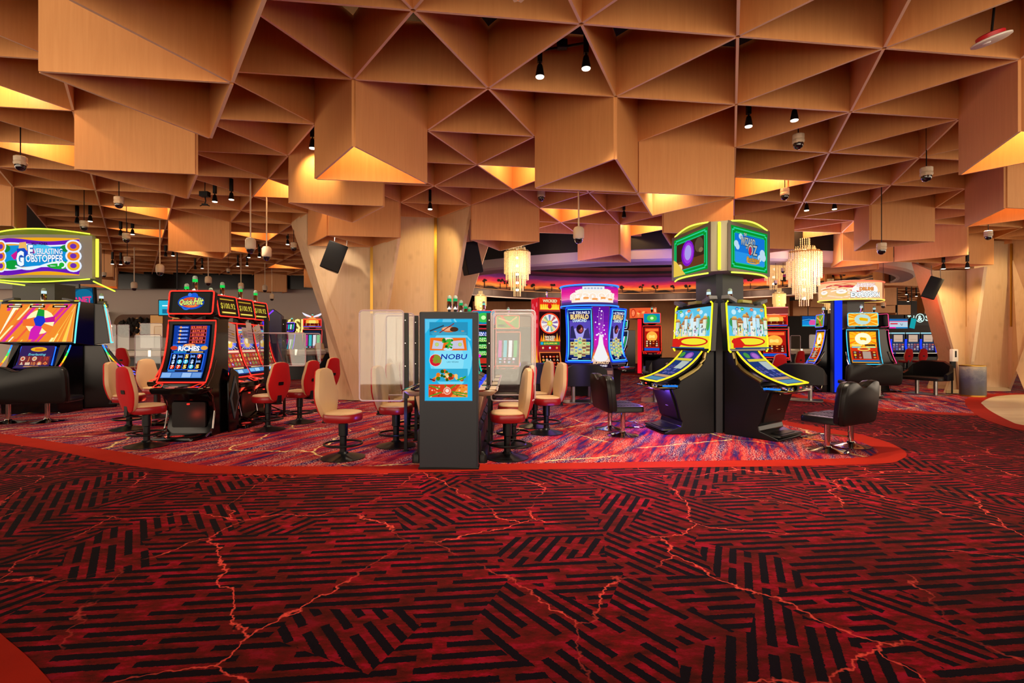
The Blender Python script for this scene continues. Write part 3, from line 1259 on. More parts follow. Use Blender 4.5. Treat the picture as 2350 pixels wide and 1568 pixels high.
# ================================================================ tall curved machines (red neon row, doughnut pod)
def art_riches(a, W, H):
    a.rect(0, 0, W, H, '#05080f', 14)
    a.rect(.03, .03, W - .03, H - .02, '#123a9c', 14)
    a.rect(.10, .62 * H, W - .10, .985 * H, '#0a1c5c', 8)
    vals = ['$3,000.02', '$375.03', '$150.05', '$75.03', '$15.18']
    for k, s in enumerate(vals):
        v = H * (.945 - .065 * k)
        a.rect(W * .47, v - .025, W * .88, v + .025, '#e0482c', 2).rect(W * .48, v - .020, W * .87, v + .020, '#3a0806', 2)
        a.text(s, W * .675, v, .034, '#ff6a4c', min(.24, .028 * len(s)), .03)
        a.rect(W * .16, v - .016, W * .42, v + .016, '#3f6ad8', 2).circ(W * .22, v, .018, ('#ff9a4c', '#ffd27a')[k % 2])
        a.text('quick hit', W * .32, v, .020, '#c8e0ff', .09, .01)
    a.rect(.05, .535 * H, W - .05, .635 * H, '#1f66d8', 4)
    a.circ(W * .12, .575 * H, .055, '#c83a20', .035).circ(W * .88, .575 * H, .055, '#e8a040', .035)
    a.circ(W * .5, .618 * H, .10, '#ff8a3c', .03).text('Quick Hit', W * .5, .618 * H, .036, '#fff0c0', .16, .02, .2)
    a.text('RICHES', W * .5, .565 * H, .075, '#f4f6ff', .34, .05, 0, '#0a1440')
    a.rect(.06, .485 * H, W - .06, .515 * H, '#0c0f1e', 2)
    a.rect(.08, .49 * H, W * .45, .51 * H, '#2aa0e0', 2).rect(W * .55, .49 * H, W - .08, .51 * H, '#e0b050', 2)
    a.rect(.05, .17 * H, W - .05, .475 * H, '#2a6cf0', 6)
    for i in range(5):
        u0 = .06 + i * (W - .12) / 5
        a.rect(u0 + .004, .18 * H, u0 + (W - .12) / 5 - .004, .465 * H, '#060812', 6)
    rr = random.Random(5)
    for i in range(5):
        for j in range(3):
            u = .06 + (i + .5) * (W - .12) / 5
            v = H * (.225 + .095 * j)
            k = rr.randrange(5)
            if k == 0:
                a.circ(u, v, .036, '#4fc8e8').text('7', u, v, .045, '#f8f8ff', None, .04)
            elif k == 1:
                a.text('5', u, v, .06, '#ffe070', .05, .05, 0, '#8a2a10')
            elif k == 2:
                a.text('$', u, v, .06, '#cfe4ff', .04, .05, 0, '#2a50a0')
            elif k == 3:
                a.text('BAR', u, v, .035, '#8ab0f0', .075, .04, 0, '#243a80')
            else:
                a.circ(u, v, .035, '#e03018').text('7', u, v, .055, '#ffd0c0', None, .05)
    a.rect(.03, .125 * H, W - .03, .155 * H, '#1a1c2a', 2).rect(.08, .13 * H, W * .3, .15 * H, '#3a90d8', 1).rect(W * .62, .13 * H, W - .08, .15 * H, '#e8c88a', 1)
    a.rect(.0, .0, W, .115 * H, '#4a7ac0', 3)
    for k in range(4):
        a.rect(.01 + k * W / 4, .012 * H, (k + 1) * W / 4 - .01, .10 * H, ('#86b4ea', '#5a8ad0', '#9cc0ee', '#6c9ada')[k], 2)


def art_genie(a, W, H):
    a.rect(0, 0, W, H, '#2a1a58', 14)
    a.rect(.02, .80 * H, W - .02, .97 * H, '#7a4ab8', 3)
    for k in range(6):
        a.rect(.04 + (k % 2) * W * .46, H * (.83 + .045 * (k // 2)), W * .48 + (k % 2) * W * .46, H * (.86 + .045 * (k // 2)), ('#f08a5c', '#f0d080', '#62c0b0')[k % 3])
    a.circ(W * .5, .66 * H, W * .42, '#5a7ae8', .13 * H).circ(W * .5, .66 * H, W * .28, '#a87af0', .11 * H)
    rays(a, W * .5, .66 * H, .03, W * .45, 14, '#f0d890', 2, (0, .52 * H, W, .8 * H))
    a.circ(W * .5, .67 * H, .09, '#ffc850', .10).circ(W * .5, .70 * H, .05, '#fff0c0', .05)
    a.rect(.02, .45 * H, W - .02, .52 * H, '#c8404c', 2).rect(.04, .465 * H, W - .04, .505 * H, '#f8d8b0', 2)
    a.rect(.02, .16 * H, W - .02, .45 * H, '#a03a30', 5)
    icons(a, .03, .17 * H, W - .03, .44 * H, 5, 3, ['#f0c060', '#d8501c', '#40a060', '#8040c0', '#f8e8c0', '#f07838'], None, 4, .06)
    a.rect(0, .10 * H, W, .15 * H, '#402020', 2).rect(W * .2, .11 * H, W * .8, .14 * H, '#f0d090')
    a.rect(0, 0, W, .095 * H, '#3a78b8', 2)
    for k in range(3):
        a.rect(.01 + k * W / 3, .01 * H, (k + 1) * W / 3 - .01, .085 * H, ('#7ab8e8', '#a8d0f0', '#5890c8')[k])


def art_quickhit(a, W, H):
    a.rect(0, 0, W, H, '#1d1b18')
    a.rect(.06, .02, W - .06, H - .03, '#2a2823')
    a.circ(W * .5, H * .5, .21, '#1c50c8', .115, 22)
    a.ring(W * .40, H * .36, .05, .075, '#2a6ae0', 18).circ(W * .56, H * .78, .06, '#1f5cd8', .05).circ(W * .46, H * .83, .03, '#3a80f0', .03)
    a.circ(W * .5, H * .49, .165, '#e8541c', .085, 22).circ(W * .53, H * .44, .11, '#ff9038', .05)
    a.text('Quick', W * .385, H * .51, .085, '#e4f06a', .22, .035, .2, '#0a2a78', .06)
    a.text('Hit', W * .66, H * .55, .11, '#e4f06a', .15, .035, .2, '#0a2a78', .06)


def art_meter(a, W, H):
    a.rect(0, 0, W, H, '#1d1b18')
    a.rect(.07, .03, W - .07, H - .03, '#3a2013')
    a.rect(.09, H - .075, W - .09, H - .055, '#c8a030').rect(.09, .055, W - .09, .085, '#d8b838').rect(.12, .065, W - .12, .078, '#fff080')
    a.text('$100.92', W * .5, H * .52, .10, '#d8c040', .42, .015, 0, '#1c3020', .03)


def tall_machine(t, W, neon_c, neon_s, screen, topart, top=True, sign_tilt=8, trim=DCHROME, foot_art=True, candle_c='#20d050', red_glow=True):
    prof = bez((-.30, .86), (-.06, 1.22), (-.02, 1.83), 12)
    w2 = W / 2
    # body
    m = MB(GLOSS)
    side = [(.36, 0), (.36, 1.86), (.06, 1.86)] + [(y + .035, z) for y, z in reversed(prof)] + [(-.26, .70), (-.10, .55), (-.05, .32), (-.12, .06), (-.12, 0)]
    m.prism(side, -w2 + .02, w2 - .02)
    body = m.build('cabinet', t, bevel=.008)
    # chrome trims down both sides
    for sx in (-1, 1):
        m = MB(trim)
        m.tube([(sx * (w2 + .0), -.34, .80), (sx * (w2 + .005), -.14, .64), (sx * (w2 - .01), -.06, .40), (sx * (w2 + .0), -.12, .12), (sx * (w2 + .01), -.34, .03)], .016, 8)
        m.build('chrome_trim', t)
        m = MB(trim)
        m.tube([(sx * (w2 + .012), -.30, .80), (sx * (w2 + .012), -.16, .95), (sx * (w2 + .012), -.05, 1.2)], .013, 8)
        m.build('chrome_trim', t)
    # bezel + picture
    f = curve_map([(y - .002, z) for y, z in prof], W)
    a = Art(f, 1.0)
    a.lit = False
    a.rect(0, 0, W, f.H, BLACK, 14)
    bez_o = a.build('screen_bezel', t)
    mx, my = .075 * W / .86, .05
    f2 = lambda u, v, d: f(u + mx, v + my, d + .002)
    a = Art(f2, 1.05)
    screen(a, W - 2 * mx, f.H - my - .06)
    a.build('screen', t)
    # neon edge all round
    c = [f(0.0, f.H * k / 12, .012) for k in range(13)] + [f(W, f.H * (12 - k) / 12, .012) for k in range(13)]
    neon(t, c, .011, neon_c, neon_s, 'neon_edge', True)
    # button deck
    m = MB(GLOSS)
    m.loft([[(x, y - .30, z) for x, y in rrect(W * .98 + .06 * q, .34, .05, 3)] for q, z in ((0, .70), (1, .74), (1, .775))])
    m.M = Matrix.Identity(4)
    dk = m.build('button_deck', t)
    m = MB(CHROME)
    m.tube([(-W * .5, -.22, .778), (-W * .5 + .02, -.46, .778), (W * .5 - .02, -.46, .778), (W * .5, -.22, .778)], .010, 6)
    m.build('chrome_rim', dk)
    fd = lambda u, v, d: Vector((u - W / 2, -.455 + v, .778 + d + .12 * v))
    a = Art(fd, 1.0)
    a.rect(.20, .03, .34, .075, '#ff7a6c').rect(.2, .11, .34, .15, '#ff9a80')
    a.lit = False
    a.rect(.38, .02, W - .3, .17, SATIN)
    a.lit = True
    a.rect(W - .28, .04, W - .16, .16, '#6a2a38').circ(W - .22, .10, .03, '#e8a040').rect(W - .14, .1, W - .11, .16, '#3a5af0')
    a.build('buttons', dk)
    for sx in (-1, 1):
        m = [(sx * (w2 - .02), -.44, .80), (sx * (w2 - .16), -.44, .80), (sx * (w2 - .10), -.31, .84), (sx * (w2 - .02), -.31, .845)]
        neon(dk, m, .005, neon_c, neon_s, 'neon_corner', True)
    # foot plate
    m = MB(GLOSS)
    m.loft([[(x, y - .32, z) for x, y in rrect(W * .86 + q, .50, .06, 3)] for q, z in ((.04, 0), (.04, .035), (0, .05))])
    fp = m.build('foot_plate', t)
    if foot_art:
        a = Art(lambda u, v, d: Vector((u, -.40 + v, .051 + d)), .55)
        a.circ(0, 0, .10, '#c01818', .075).ring(0, 0, .06, .075, '#ff6050', 20, 0, 360, .75).text('d', 0, 0, .08, '#ff6050')
        a.build('foot_emblem', fp)
    # lower door with a small lamp
    m = MB(BLACK)
    m.loft([[(x, -.105 - q, .34 + z) for x, z in rrect(W * .72 - q, .40, .03, 3)] for q in (0, .02)])
    ld = m.build('lower_door', t)
    if red_glow:
        m = MB(emat('#ff2a20', 2.0, True))
        m.lathe([(.02, 0), (.02, .02)], 10, (0, -.135, .50))
        m.build('door_lamp', ld)
        point((0, 0, 0), 2.5, (1, .06, .03), .03).parent = t
    if top:
        sw, sh = W * .93, .37
        z0 = 1.93 + sh / 2
        Ms = Matrix.Translation((0, -.03, z0)) @ Matrix.Rotation(R(-sign_tilt), 4, 'X')
        m = MB(BLACK)
        m.M = Ms
        m.loft([[(x, y, z) for x, z in rrect(sw - q, sh - q, .03, 3)] for y, q in ((-.03, 0), (.07, 0), (.10, .06))])
        sg = m.build('top_sign', t)
        a = Art(lambda u, v, d: Ms @ Vector((u - sw / 2, -.031 - d, v - sh / 2)), 1.0)
        topart(a, sw, sh)
        a.build('sign_face', sg)
        neon(sg, [Ms @ Vector((x, -.034, z)) for x, z in rrect(sw, sh, .035, 3)], .011, neon_c, neon_s, 'neon_edge', True)
        m = MB(BLACK)
        m.box((0, .06, 1.90), (.26, .10, .14))
        m.tube([(-.2, .02, 1.95), (0, -.02, 1.88), (.2, .02, 1.95)], .025, 8)
        m.build('sign_neck', t)
        candle(t, (0, .04, 2.31), candle_c, 1.35)
    else:
        candle(t, (0, .1, 1.86), candle_c, 1.2)
    return t


GR = 'red neon curved machines in the left row'
t = thing('slot_machine', 'red neon curved slot machine facing the camera at the end of the left row', 'slot machine', (-5.10, 8.2, F4), face(-90), GR)
tall_machine(t, .76, '#ff2c20', 2.2, art_riches, art_quickhit)
for o in [c for c in t.children if c.type == 'LIGHT']:
    o.location = (0, -.35, .32)
t = thing('slot_machine', 'red neon curved slot machine, nearest of the three turned sideways in the left row', 'slot machine', (-5.12, 9.12, F4), face(-3), GR)
tall_machine(t, .63, '#ff2c20', 2.2, art_genie, art_meter, sign_tilt=10)
for o in [c for c in t.children if c.type == 'LIGHT']:
    o.location = (0, -.35, .32)
KIDS.clear()
dup(t, (-5.19, 9.86, F4), face(-3), 'red neon curved slot machine, middle of the three turned sideways in the left row', GR)
dup(t, (-5.27, 10.60, F4), face(-3), 'red neon curved slot machine, farthest of the three turned sideways in the left row', GR)
for y in (9.35, 10.1):
    dup(t, (-5.98, y, F4), face(180), 'curved slot machine seen only by its lamp and rear behind the left row', GR)
# black side panel with a diamond between the end machine and the row
t = thing('end_panel', 'glossy black end panel with a raised diamond beside the left end machine', 'panel', (-4.66, 8.46, F4))
m = MB(GLOSS)
m.prism([(-.02, 0), (.28, 0), (.28, .95), (.2, 1.0), (.05, 1.05), (-.05, .8)], -.03, 0)
m.build('board', t, bevel=.01)
m = MB(mat('steel_blue_panel', '#44505a', .3))
m.prism([(.13, .2), (.27, .55), (.14, .92), (.0, .55)], 0, .012)
m.use(BLACK).prism([(.13, .32), (.22, .55), (.14, .8), (.05, .55)], .012, .018)
m.build('diamond', t)

# paper sheets taped to the sideways machines
for k, (x, y, w_, h_, a_, lb) in enumerate([
        (-4.94, 9.00, .30, .34, 10, 'notice sheet with yellow boxes on the nearest sideways machine'),
        (-4.96, 9.50, .17, .20, 2, 'small plain sheet hanging high between the first two sideways machines'),
        (-4.98, 9.72, .20, .40, 1, 'long printed sheet on the left edge of the middle sideways machine'),
        (-5.05, 10.18, .30, .32, -16, 'crooked notice sheet with a yellow box on the middle sideways machine'),
        (-5.09, 10.62, .22, .34, -3, 'notice sheet on the farthest sideways machine')]):
    M = Matrix.Translation((x, y, 1.66)) @ Matrix.Rotation(R(90), 4, 'Z') @ Matrix.Rotation(R(-8), 4, 'X') @ Matrix.Rotation(R(a_), 4, 'Y')
    m = MB(PAPER)
    m.M = M
    m.loft([[(x_, y_ + .02 * x_ * x_, z_) for x_, z_ in rrect(w_, h_, .004, 1)] for y_ in (0, .002)])
    m.use(mat('notice_yellow', '#e8b820', .8))
    if 'yellow' in lb:
        m.box((-w_ * .25, -.003, h_ * .25), (.05, .002, .03))
        m.box((w_ * .2, -.003, -.02), (.09, .002, .03))
    m.use(mat('print_grey', '#8a8480', .8))
    for q in range(4):
        m.box((0, -.003, h_ * (.1 - .13 * q)), (w_ * .7, .002, .008))
    tag(m.build('notice_sheet', smooth=False), lb, 'paper', 'sheets taped to the red neon machines')


# ================================================================ machine pair under the two sided sign on the right
def village(a, W, H):
    a.rect(0, 0, W, H, '#5cc4e8', 3)
    for u, v, r in ((.15, .86, .07), (.3, .9, .05), (.72, .88, .06), (.85, .8, .05)):
        a.circ(u * W, v * H, r, '#c8ecf8', r * .6)
    a.circ(.08 * W, .62 * H, .07, '#3a9a58').circ(.93 * W, .6 * H, .06, '#48a850', .12).circ(.12 * W, .45 * H, .06, '#58b048', .07)
    a.rect(0, 0, W, .30 * H, '#f2e22c')
    a.circ(W * .5, .17 * H, W * .46, '#d8241c', .075 * H + .03, 24).circ(W * .55, .17 * H, W * .36, '#f4e834', .05 * H + .02, 24)
    for u, v, w, h, c in ((.28, .30, .16, .30, '#f0e4c0'), (.47, .32, .10, .42, '#bfe4f0'), (.62, .30, .16, .36, '#e8f0ee'), (.82, .30, .16, .30, '#d8ecf0'), (.16, .30, .10, .20, '#f0d88c'), (.40, .30, .08, .18, '#e8d8a0')):
        a.rect((u - w / 2) * W, v * H, (u + w / 2) * W, (v + h) * H, c)
        n = 4
        for k in range(n):
            ww = w * .75 * (1 - k * .22)
            a.rect((u - ww) * W, (v + h + k * .032) * H, (u + ww) * W, (v + h + k * .032 + .034) * H, ('#a8683c', '#c8884c')[k % 2])
        a.rect((u - .02) * W, (v + .08) * H, (u + .02) * W, (v + .16) * H, '#5a7a90').rect((u - .02) * W, (v + .2) * H, (u + .02) * W, (v + .26) * H, '#6a4a3a')
    for u, v, w, h, c in ((.10, .33, .12, .34, '#cfe0e4'), (.37, .34, .10, .40, '#d8ecf4'), (.72, .36, .10, .38, '#c4e4f0'), (.92, .33, .10, .36, '#e4ecd8'), (.55, .31, .09, .24, '#f4f0e0')):
        a.rect((u - w / 2) * W, v * H, (u + w / 2) * W, (v + h) * H, c)
        for k in range(3):
            a.rect((u - w * .7 + w * .16 * k) * W, (v + h + k * .028) * H, (u + w * .7 - w * .16 * k) * W, (v + h + k * .028 + .03) * H, ('#b8743c', '#d8a04c', '#e8c060')[k])
        for q in (-.25, .25):
            a.rect((u + w * q - .012) * W, (v + .10) * H, (u + w * q + .012) * W, (v + .15) * H, '#4a6a84')
        a.line([((u + w * .4) * W, v * H), ((u + w * .5) * W, (v + h * .5) * H), ((u + w * .35) * W, (v + h) * H)], .012, '#3aa038')
    a.poly([(0, .02 * H), (0, .24 * H), (.16 * W, .25 * H), (.30 * W, .10 * H), (.22 * W, .02 * H)], '#d8241c')
    a.poly([(.53 * W, .74 * H), (.58 * W, .92 * H), (.63 * W, .74 * H)], '#9cd8f0')
    a.rect(.535 * W, .5 * H, .625 * W, .74 * H, '#d4f0f8')
    rr = random.Random(9)
    for k in range(22):
        a.circ(rr.uniform(.03, .97) * W, rr.uniform(.28, .5) * H, rr.uniform(.01, .022), rr.choice(['#f0a0c0', '#f8f0f0', '#68c848', '#3a9a48', '#f0d040']), None, 8)
    for u in (.12, .25, .5, .78):
        a.circ(u * W, .93 * H, .06, ('#2a7ad0', '#30b040', '#e04a30', '#f0a020')[int(u * 5) % 4], .025).rect(u * W - .035, .925 * H - .006, u * W + .035, .925 * H + .006, '#ffe8b0')
    a.rect(0, 0, W, .03 * H, '#284a80')


def lower_art(a, W, H):
    a.rect(0, 0, W, H, '#203a78', 10)
    a.rect(.02, .03, W - .02, .16, '#5a90b0', 2).rect(.04, .18, W - .04, .26, '#c89a70', 2)
    icons(a, .03, .28, W - .03, H * .62, 5, 3, ['#3a4a90', '#4a5cae', '#6a6ab0', '#5a4a90', '#2c3c80'], '#2a3570', 6, .05)
    a.rect(W * .5, H * .5, W - .04, H * .72, '#b8c4c0', 2)
    a.circ(W * .62, H * .86, .13, '#8a4ab0', .08).circ(W * .62, H * .86, .09, '#b070d0', .055)
    a.circ(W * .2, H * .88, .08, '#4a9a40', .06).rect(.02, H * .73, W - .02, H * .79, '#e0d040', 2)


def oz_machine(t):
    W = .80
    w2 = W / 2
    m = MB(SATIN)
    rise = [(.17, 1.31), (.145, 1.21), (.095, 1.117), (.03, 1.045), (-.06, .985), (-.17, .925), (-.28, .865)]
    side = [(.30, 0), (.30, 1.36), (.17, 1.36)] + rise + [(-.30, .80), (-.43, .74), (-.36, .55), (-.31, .36), (-.285, .245), (-.25, .20), (-.27, .12), (-.55, .03), (-.55, 0)]
    m.prism(side, -w2, w2)
    cab = m.build('cabinet', t, bevel=.01)
    m = MB(BLACK)
    m.prism([(-.40, .72), (-.45, .72), (-.33, .36), (-.305, .245), (-.27, .245)], -w2 + .06, w2 - .06)
    m.use(mat('small_label', '#7a6a5c', .6)).box((.05, -.345, .45), (.10, .02, .05))
    m.use(CHROME).box((-.10, -.43, .685), (.02, .03, .02)).box((.14, -.43, .685), (.02, .03, .02))
    m.build('front_door', cab, smooth=False)
    m = MB(BLACK)
    m.loft([[(x, y - .42, z) for x, y in rrect(W - .04 + q, .34 + q, .05, 3)] for q, z in ((0, .06), (-.03, .085))])
    fp = m.build('foot_rest', t)
    m = MB(SATIN)
    m.loft([[(x, y - .42, z) for x, y in rrect(.46, .20, .02, 3)] for z in (.085, .094)])
    m.build('tread_pad', fp)
    # curved lower screen
    f = curve_map(list(reversed(bez((.15, 1.37), (-.12, .97), (-.66, .845), 10))), .70)
    a = Art(f, 1.0)
    a.lit = False
    a.rect(0, 0, .70, f.H, BLACK, 10)
    a.lit = True
    a2 = Art(lambda u, v, d: f(u + .045, v + .035, d + .002), .95)
    lower_art(a2, .61, f.H - .07)
    ls = a2.build('lower_screen', t)
    a.build('screen_bezel', ls)
    m = MB(BLACK)
    m.loft([[f(.02, f.H * k / 10, -.002) for k in range(11)] + [f(.02, f.H * (10 - k) / 10, -.045) for k in range(11)], [f(.68, f.H * k / 10, -.002) for k in range(11)] + [f(.68, f.H * (10 - k) / 10, -.045) for k in range(11)]])
    m.build('screen_tray', ls, smooth=False)
    neon(ls, [f(0, f.H * k / 10, .01) for k in range(11)] + [f(.70, f.H * (10 - k) / 10, .01) for k in range(11)], .014, '#ffd024', 1.6, 'neon_edge', True)
    for sx in (-1, 1):
        m = MB(mat('olive_chrome', '#8a7c4a', .25, .9))
        m.tube([(sx * (w2 - .02), y - .015, z + .012) for y, z in rise], .032, 7)
        m.build('side_rail', t)
    # button shelf
    m = MB(CHROME)
    m.loft([[(x, y - .50, z) for x, y in rrect(W + .10 + q, .44 + q, .12, 5)] for q, z in ((-.10, .715), (0, .745), (0, .76), (-.03, .768))])
    sh = m.build('button_shelf', t)
    m = MB(GLOSS)
    m.prism(rrect(.22, .08, .01, 2, (0, .80)), -.70, -.62, 'y')
    m.use(emat('#ff4030', 1.6)).prism(rrect(.07, .022, .008, 2, (0, .80)), -.703, -.699, 'y')
    m.build('bill_slot', sh)
    m = MB(emat('#2a8cff', .9, True))
    for sx in (-1, 1):
        m.loft([[(sx * (w2 - .04) + x, -.44 + y, .768 + z) for x, y in rrect(.10, .24, .03, 3)] for z in (0, .02)])
    m.use(CHROME)
    for k in range(6):
        m.lathe([(.024, .765), (.024, .80), (.015, .806)], 10, (-.30 + .12 * k, -.655, 0))
    for sx in (-1, 1):
        for k in range(4):
            m.lathe([(.016, .768), (.016, .80)], 8, (sx * (w2 - .04), -.36 - .055 * k, 0))
    m.build('blue_buttons', sh)
    # wide upper screen
    uw, uh = 1.26, .80
    f = lambda u, v, d: Vector((u - uw / 2, .10 - d + .05 * (v / uh), 1.33 + v))
    m = MB(GLOSS)
    m.prism([(.102, 1.335), (.20, 1.34), (.24, 2.11), (.152, 2.125)], -uw / 2, uw / 2)
    us = m.build('upper_screen_case', t, bevel=.01)
    a = Art(lambda u, v, d: f(u + .05, v + .05, d), 1.0)
    village(a, uw - .08, uh - .12)
    a.build('upper_screen', us)
    for sx in (-1, 1):
        neon(us, [f(uw / 2 + sx * (uw / 2 - .05 * q), v, .012) for v, q in ((.0, 1), (.03, 0), (uh - .03, 0), (uh, 1))], .015, '#f6f020', 1.7, 'neon_edge')
    for x, tl in ((-.50, 15), (.50, -15)):
        m = MB(GREY)
        m.box((x, .16, 2.165), (.24, .14, .06), Matrix.Rotation(R(tl), 3, 'Y'))
        m.build('speaker_cap', t, bevel=.006)
    m = MB(mat('olive_cap', '#8f8c38', .4))
    m.box((0, .17, 2.15), (.30, .10, .05))
    m.build('top_cap', t, bevel=.006)
    o = candle(t, (sgn * .40, .20, 2.13), '#d8f4ff', 1.2)
    m = MB(emat('#2060ff', 1.3, True))
    m.lathe([(.045, 0), (.045, .09)], 12, (sgn * .40, .20, 2.07))
    m.build('blue_lamp', o)
    return t


PC = Vector((3.55, 8.77, 0))
DA, DB = 188, 308
GO = 'yellow neon machines under the two sided sign'
for dg, lb in ((DA, 'tall yellow neon machine facing left under the green framed sign'), (DB, 'tall yellow neon machine facing right under the green framed sign')):
    q = Vector((math.cos(R(dg)), math.sin(R(dg)), 0))
    t = thing('slot_machine', lb, 'slot machine', PC + q * .616 + Vector((0, 0, F4)), face(dg), GO)
    sgn = 1 if dg == DA else -1
    oz_machine(t)
    if dg == DA:
        point(PC + q * 1.30 + Vector((0, 0, .62)), 45, (.20, .08, 1), .05)
        point(PC + q * 1.50 + Vector((0, .0, 1.2)), 30, (.25, .15, 1), .1)
KIDS.clear()
# post and sign carried above the pair
t = thing('sign_tower', 'grey post carrying the green framed pair of screens above the yellow neon machines', 'sign', PC + Vector((0, 0, F4)))
ca, cb = R(DA), R(DB)


def tri(r, cut, z):
    """triangle with faces towards DA, DB and the third side, corners cut"""
    o = []
    for k in range(3):
        c = R(DA + 60 + 120 * k)       # corner between two faces
        R0 = r * 2
        cx, cy = math.cos(c), math.sin(c)
        for s_ in (-1, 1):
            e = c + s_ * R(150)
            o.append((cx * R0 + math.cos(e) * cut, cy * R0 + math.sin(e) * cut, z))
    return o


m = MB(DARKGREY)
m.loft([tri(.25, .10, 0), tri(.25, .10, 2.62)])
m.build('post', t, smooth=False)
m = MB(mat('olive_grey_casing', '#86806a', .4))
zb, zt = 2.60, 3.38
RI = .53
m.loft([tri(RI, .27, zb), tri(RI, .27, zt)])
bx = m.build('sign_box', t, smooth=False)
for nm, dg, alt in (('sign_screen', DA, 0), ('sign_screen', DB, 1)):
    Mf = Matrix.Rotation(face(dg), 4, 'Z')
    W, H = 1.28, zt - zb
    f = lambda u, v, d, Mf=Mf: Mf @ Vector((u - W / 2, -RI - .004 - d, zb + v))
    a = Art(f, .95)
    a.lit = False
    a.rect(-.04, 0.0, W + .04, H, mat('taupe_frame', '#4d463e', .4))
    a.lit = True
    a.rect(.05, .05, W - .05, H - .06, '#0a9a2c')
    for q, c in ((.075, '#30d8a0'), (.095, '#0a9a2c'), (.135, '#22c890'), (.15, '#10a038')):
        pts = []
        x0, x1, y0, y1 = .0 + q, W - q, q, H - q - .01
        e = .05
        a.poly([(x0 + e, y0), (x1 - e, y0), (x1 - e, y0 + e * .6), (x1, y0 + e * .6), (x1, y1 - e * .6), (x1 - e, y1 - e * .6), (x1 - e, y1), (x0 + e, y1), (x0 + e, y1 - e * .6), (x0, y1 - e * .6), (x0, y0 + e * .6), (x0 + e, y0 + e * .6)], c)
    if alt:
        a.rect(.16, .15, W - .16, H - .17, '#1478e0').rect(.16, .15, W - .16, .32, '#2a98ec')
        for u, v, r in ((.2, .44, .07), (.24, .40, .06), (W - .24, .36, .09), (W - .2, .30, .08), (W - .33, .28, .07), (.33, .57, .06)):
            a.circ(u, v, r, '#bfe0f4', r * .8)
        a.text('THE', W * .36, H * .79, .045, '#c8ccc8', .09, .03, .3, '#10181c')
        a.text('WIZARD', W * .43, H * .65, .13, '#b8bcb8', .46, .03, .1, '#10181c', .05)
        a.text('of', W * .40, H * .535, .05, '#b8bcb8', .06, .02, .3, '#10181c')
        a.text('OZ', W * .55, H * .50, .16, '#b8bcb8', .30, .03, .0, '#10181c', .05)
        a.circ(W * .48, H * .47, .045, '#d02848', .07)
        a.text('Munchkinland', W * .55, H * .30, .085, '#f0a820', .42, .02, .25, '#382408', .05)
        a.line([(W * .40, H * .235), (W * .5, H * .215), (W * .62, H * .22), (W * .72, H * .26)], .018, '#f0a820')
    else:
        a.rect(.16, .15, W - .16, H - .17, '#3c2418')
        a.rect(.16, .15, W - .16, .30, '#6a3c20').circ(W * .75, H * .62, .14, '#5c4a34', .12).circ(W * .8, H * .5, .07, '#8a7050', .04)
        a.circ(W * .45, H * .52, .23, '#8018c8', .22).circ(W * .46, H * .52, .18, '#a838e0', .18).circ(W * .46, H * .53, .12, '#b0a0f0', .13)
        a.circ(W * .22, H * .24, .11, '#f8d0a0', .07).poly([(.055, .055), (.5, .055), (.16, .32), (.055, .36)], '#f0c84c')
    a.build(nm, bx)
    # bowed clear crown above and below with lit edge
    for zz, sg in ((zt, 1), (zb, -1)):
        pts = [(W * (-.44 + .90 * k / 12), RI + (.03 if sg > 0 else .13) * math.sin(math.pi * k / 12)) for k in range(13)]
        g = MB(LIME)
        lo = [[Mf @ Vector((x, -RI * .9, zz + sg * .0)) for x, y in pts], [Mf @ Vector((x, -y, zz + (.005 + .055 * math.sin(math.pi * k / 12) if sg > 0 else -.02))) for k, (x, y) in enumerate(pts)]]
        g.loft(lo, cap=False, closed=False)
        o = g.build('acrylic_crown', bx, smooth=False)
        neon(o, lo[1], .013, '#e0ff50', 1.8)
cc = R(DA + 60)
dd = RI * 2 - .27 * math.cos(R(30)) + .02
neon(bx, [(dd * math.cos(cc), dd * math.sin(cc), zb + .02), (dd * math.cos(cc), dd * math.sin(cc), zt - .02)], .022, '#f4f030', 2.2, 'neon_bar')

